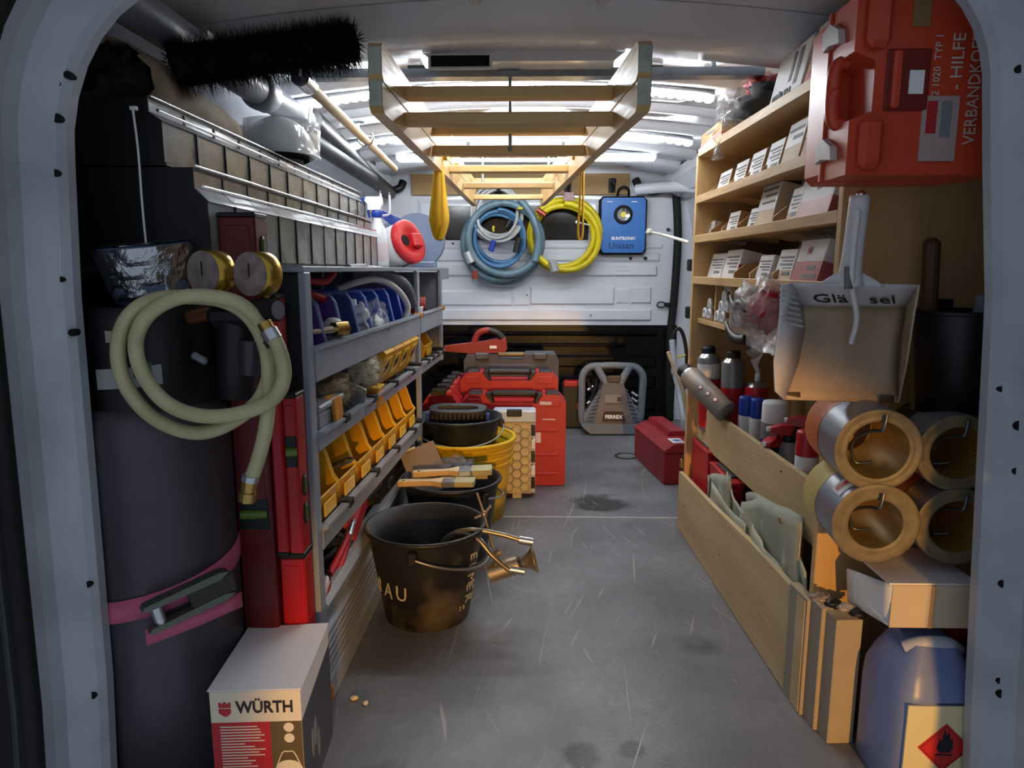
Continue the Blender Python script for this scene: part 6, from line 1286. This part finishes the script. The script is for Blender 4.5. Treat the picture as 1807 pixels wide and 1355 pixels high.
# hand brush behind it
t = thing('hand_brush', 'hand brush with straw bristles behind the dustpan', 'brush', Pd(1630, 600, 1.16)); hbw = wood('brush_back', '5A3E22', '3F2A15', 'Z')
part(t, 'back', MB().box(Pd(1638, 560, 1.17), (.022, .03, .26), .008, ry=-.05), hbw)
rn = random.Random(11); f = MB()
for i in range(1400):
    s = rn.random(); b = Vector(Pd(1622-4*s, 560+130*s, 1.155)); e = b+Vector((rn.uniform(-.012, .004), rn.uniform(-.02, .0), rn.uniform(-.05, -.03))); w = Vector((.0007, 0, 0)); f.add([b-w, b+w, e], [(0, 1, 2)])
o = part(t, 'bristles', f, mat('straw_bristle', '9A7E48', .8, var=.3)); o['kind'] = 'stuff'
t = thing('black_bucket', 'black container hung behind the dustpan at the right', 'container', (.70, 1.13, .60)); part(t, 'shell', MB().lathe([(0, 0), (.055, 0), (.07, .17), (.072, .175), (.067, .175), (.05, .01)], 28), black_pl, False); part(t, 'rim', MB().tube([(.072*math.cos(k*PI/14), .072*math.sin(k*PI/14), .172) for k in range(28)], .004, 6, True), black_pl, False); part(t, 'hang_plate', MB().bx(-.02, .02, .06, .09, .14, .19), black_pl, False)
t = thing('grey_glove', 'pale grey work glove hanging at the far right', 'glove', A(1745, 600, Y=1.1)); gq = mat('glove_grey', '6E7880', .8, var=.2)
part(t, 'cuff', MB().grid(lambda u, v: tuple(A(1722+48*u-10*v, 520+70*v, Y=1.10-.015*math.sin(PI*u))), 8, 6), gq, solid=.004)
for k in range(4): part(t, 'finger', MB().tube(crv([A(1720+11*k, 585, Y=1.095), A(1717+11*k, 615, Y=1.09), A(1716+10*k, 635-6*abs(k-1), Y=1.092)], 4), .0058, 8), gq)
part(t, 'hang_cord', MB().tube([A(1745, 522, Y=1.1), A(1748, 470, Y=1.14)], .0015, 6), whitep)
# ---- four foil / tape rolls stuck through the end panel
sil = mat('silver_roll', '8A8F98', .3, .5, var=.12); card = mat('roll_edge', '766A50', .5, col2='5C5240', scale=40); corang = mat('orange_core', 'C8682A', .45, var=.1); inr = mat('roll_inside', '9C7E3E', .35, .3, var=.2)
wirem = mat('steel_wire', '6E7276', .35, .8, var=.1)
def roll(label, px, py, Y0, ro, ri, L, back, sticker=False):
    c = A(px, py, Y=Y0); t = thing('foil_roll', label, 'roll', c, 0, 'rolls stacked at the shelf end', rot=(-PI/2+.03, 0, -.10))
    part(t, 'outer_wrap', MB().lathe([(ro, .0), (ro, L*.55)], 40), sil, False); part(t, 'inner_wall', MB().lathe([(ri, L), (ri, .0)], 36), inr, False)
    part(t, 'wound_edge', MB().lathe([(ri, .001), (ri+.006, -.002), (ri+(ro-ri)*.4, .0), (ri+(ro-ri)*.5, -.0015), (ri+(ro-ri)*.75, .0), (ro-.003, -.001), (ro, .0012)], 40), card, False)
    part(t, 'rear_sleeve', MB().lathe([(ro+.0005, L*.55), (ro+.0005, L), (ri, L)], 40), back, False)
    part(t, 'hanging_wire', MB().tube(crv([(0.004, -ri-.012, -.008), (.002, -ri-.0, -.010), (.0, -ri+.012, -.006), (-.006, -ri+.02, .02), (-.02, -.0, .05), (-.01, ri-.008, .06), (.012, ri-.012, .05)], 5), .0028, 8), wirem, False)
    if sticker:
        part(t, 'paper_label', MB().grid(lambda u, v: (lambda a: ((ro+.001)*math.cos(a), (ro+.001)*math.sin(a), .012+.035*v))(-2.5+.9*u), 8, 1), whitec, False); part(t, 'red_label_band', MB().grid(lambda u, v: (lambda a: ((ro+.0016)*math.cos(a), (ro+.0016)*math.sin(a), .027+.012*v))(-2.45+.8*u), 8, 1), redp, False)
    return t
roll('upper left silver-wrapped roll with orange back end', 1550, 795, 1.03, .064, .045, .15, corang); roll('lower left silver-wrapped roll with red and white label', 1545, 925, 1.03, .065, .040, .15, mat('yellow_core', 'B8A45C', .5, var=.1), True)
roll('upper right roll beside the door frame', 1692, 800, 1.06, .062, .042, .12, dark_pl); roll('lower right roll under the other by the door frame', 1690, 930, 1.06, .064, .043, .12, corang)
t = thing('roll_shelf', 'white carton shelf under the four rolls with front tinted for amber light', 'carton', (.64, 1.10, .29)); 
part(t, 'carton_side', quad(A(1495, 1003, Y=1.17), A(1575, 1032, Y=1.03), A(1572, 1106, Y=1.03), A(1497, 1062, Y=1.17)), whitec, solid=.003)
pz = A(1575, 1032, Y=1.03); pz2 = A(1572, 1106, Y=1.03); part(t, 'carton_front', MB().bx(pz.x, .70, 1.028, 1.032, pz2.z, pz.z), beige); part(t, 'carton_top', MB().bx(pz.x-.005, .71, 1.03, 1.17, pz.z, pz.z+.003), whitec); part(t, 'carton_base', MB().bx(pz.x, .70, 1.035, 1.17, pz2.z, pz2.z+.003), whitec); part(t, 'tape_edge', MB().bx(pz.x+.06, pz.x+.066, 1.026, 1.029, pz2.z, pz.z), kraft)  # beige front has the amber light on white card put into its colour
# ---- three foam boards
fo = mat('foam_board_tan', 'A99A84', .8, var=.1, scale=30)
for k, (px0, px1, py0, py1) in enumerate(((1408, 1428, 1050, 1262), (1432, 1455, 1064, 1288), (1456, 1505, 1078, 1312))):
    yb = A(px1, py1, Z=0).y; x0 = A(px0, py1, Y=yb).x; x1 = A(px1, py1, Y=yb).x; hh = (.235, .24, .238)[k]
    t = thing('foam_board', ('thin left', 'middle', 'thick right')[k]+' insulation board of the three leaning at the plywood end', 'board', ((x0+x1)/2, yb+.02, 0), .06, 'insulation boards')
    w = x1-x0-.003; part(t, 'board', MB().bx(-w/2, w/2, -.02, .055-.018*k, 0, hh, .001), fo, False); part(t, 'facing', MB().bx(-w/2-.0008, -w/2+.001, -.019, .054-.018*k, .001, hh-.001), mat('facing_grey', '8A857C', .6, var=.08), False)
t = thing('wire_bundle', 'small bundle of wrapped wire lying on the boards', 'wire', A(1470, 1070, Y=1.15)); 
for k in range(4): part(t, 'strand_bundle', blob(MB(), A(1448+22*k, 1054+9*k, Y=1.16-.012*k), .017, .014, .007, .6, 5, k+3, 14, 8), (mat('brown_bag', '5C4A44', .3, col2='B0AAA6', scale=60), black_pl)[k % 2])
# ---- jerry can with flammable label
jc = mat('jerrycan_blue', '7381AC', .35, col2='64719E', scale=4, thr=(.4, .8)); jt = mat('jerrycan_pale', 'AEB3C2', .42, var=.1)
t = thing('jerry_can', 'blue-grey plastic jerry can with flammable diamond, near right corner', 'canister', (.647, 1.055, 0))
W2, D2, H2 = .136, .150, .255
secs = [(0, .92), (.04, 1), (.60, 1), (.72, .97), (.83, .84), (.93, .66), (1.0, .52)]
def rr(a, w, d, p=5):
    c, s = math.cos(a), math.sin(a); return (math.copysign(abs(c)**(2/p), c)*w/2, math.copysign(abs(s)**(2/p), s)*d/2)
def jsec(u, v):
    f = v*(len(secs)-1); k = min(int(f), len(secs)-2); z = (secs[k][0]+(secs[k+1][0]-secs[k][0])*(f-k))*H2; s = secs[k][1]+(secs[k+1][1]-secs[k][1])*(f-k); x, y = rr(2*PI*u, W2*s, D2*(s if s > .9 else .9*s+.08)); return (x, y, z)
jb = MB(); jb.grid(jsec, 40, 18, closeu=True); jb.grid(lambda u, v: (lambda q: (q[0]*v, q[1]*v, H2+.002*(1-v)))(rr(2*PI*u, W2*.52, D2*.548)), 40, 2, closeu=True); part(t, 'tank', jb, jc, False)
part(t, 'top_grip', MB().tube(crv([(-.04, -.018, .243), (-.018, -.028, .256), (.018, -.03, .256), (.042, -.02, .241)], 6), .011, 14), jt, False)
part(t, 'grip_recess', MB().add([(-.014, -.0745, .178), (.038, -.0745, .178), (.026, -.042, .247), (-.018, -.042, .247), (-.014, -.066, .17), (.038, -.066, .17), (.026, -.032, .236), (-.018, -.032, .236)], [(0, 1, 2, 3), (7, 6, 5, 4), (0, 4, 5, 1), (1, 5, 6, 2), (2, 6, 7, 3), (3, 7, 4, 0)]), mat('recess_blue', '3A4468', .45, var=.1), False)
yL = 1.055-D2/2; l0 = A(1603, 1245, Y=yL); l1 = A(1712, 1355, Y=yL); lx0, lx1, lz1 = l0.x-.647, min(l1.x-.647, W2/2-.004), l0.z
lbp = part(t, 'label', MB().bx(lx0, lx1, -D2/2-.0012, -D2/2+.002, .012, lz1), mat('label_cream', 'D6CBA0', .55, var=.05), False)
dc = A(1665, 1318, Y=yL); dx, dz = dc.x-.647, dc.z; yq = -D2/2
dm2 = part(lbp, 'flammable_diamond', MB().box((dx, yq-.0016, dz), (.058, .0012, .058), 0, ry=PI/4), mat('diamond_red', 'BE2420', .5, var=.06), False)
fl_ = [(-.012, -.004), (-.008, .011), (-.005, .006), (-.002, .028), (.002, .016), (.005, .024), (.008, .008), (.011, .012), (.013, -.004), (.008, -.012), (-.007, -.012)]
part(lbp, 'flame_symbol', MB().prism([(dx+a, dz+.004+b) for a, b in fl_], yq-.0028, yq-.001, 'y'), ink, False); part(lbp, 'flame_base', MB().bx(dx-.013, dx+.013, yq-.0028, yq-.001, dz-.013, dz-.0105), ink, False)
e_ = MB().tube([(dx+.0365*math.cos(PI/2*k), yq-.0022, dz+.0365*math.sin(PI/2*k)) for k in range(4)], .0006, 4, True); part(lbp, 'diamond_outline', e_, ink, False)
t = thing('blue_canister', 'blue canister with red screw cap beside the jerry can', 'canister', (.80, 1.145, 0)); part(t, 'tank', MB().box((0, 0, .10), (.12, .10, .20), .02), mat('canister_blue', '2C4C9A', .4, var=.1), False); part(t, 'screw_cap', MB().lathe([(.028, .195), (.031, .198), (.031, .226), (.028, .231), (0, .231)], 24, (-.032, -.01, .012)), canr, False)
for k in range(10): part(t, 'cap_rib', MB().box((-.032+.0315*math.cos(k*PI/5), -.01+.0315*math.sin(k*PI/5), .224), (.003, .003, .026), .0006, rz=k*PI/5), canr, False)
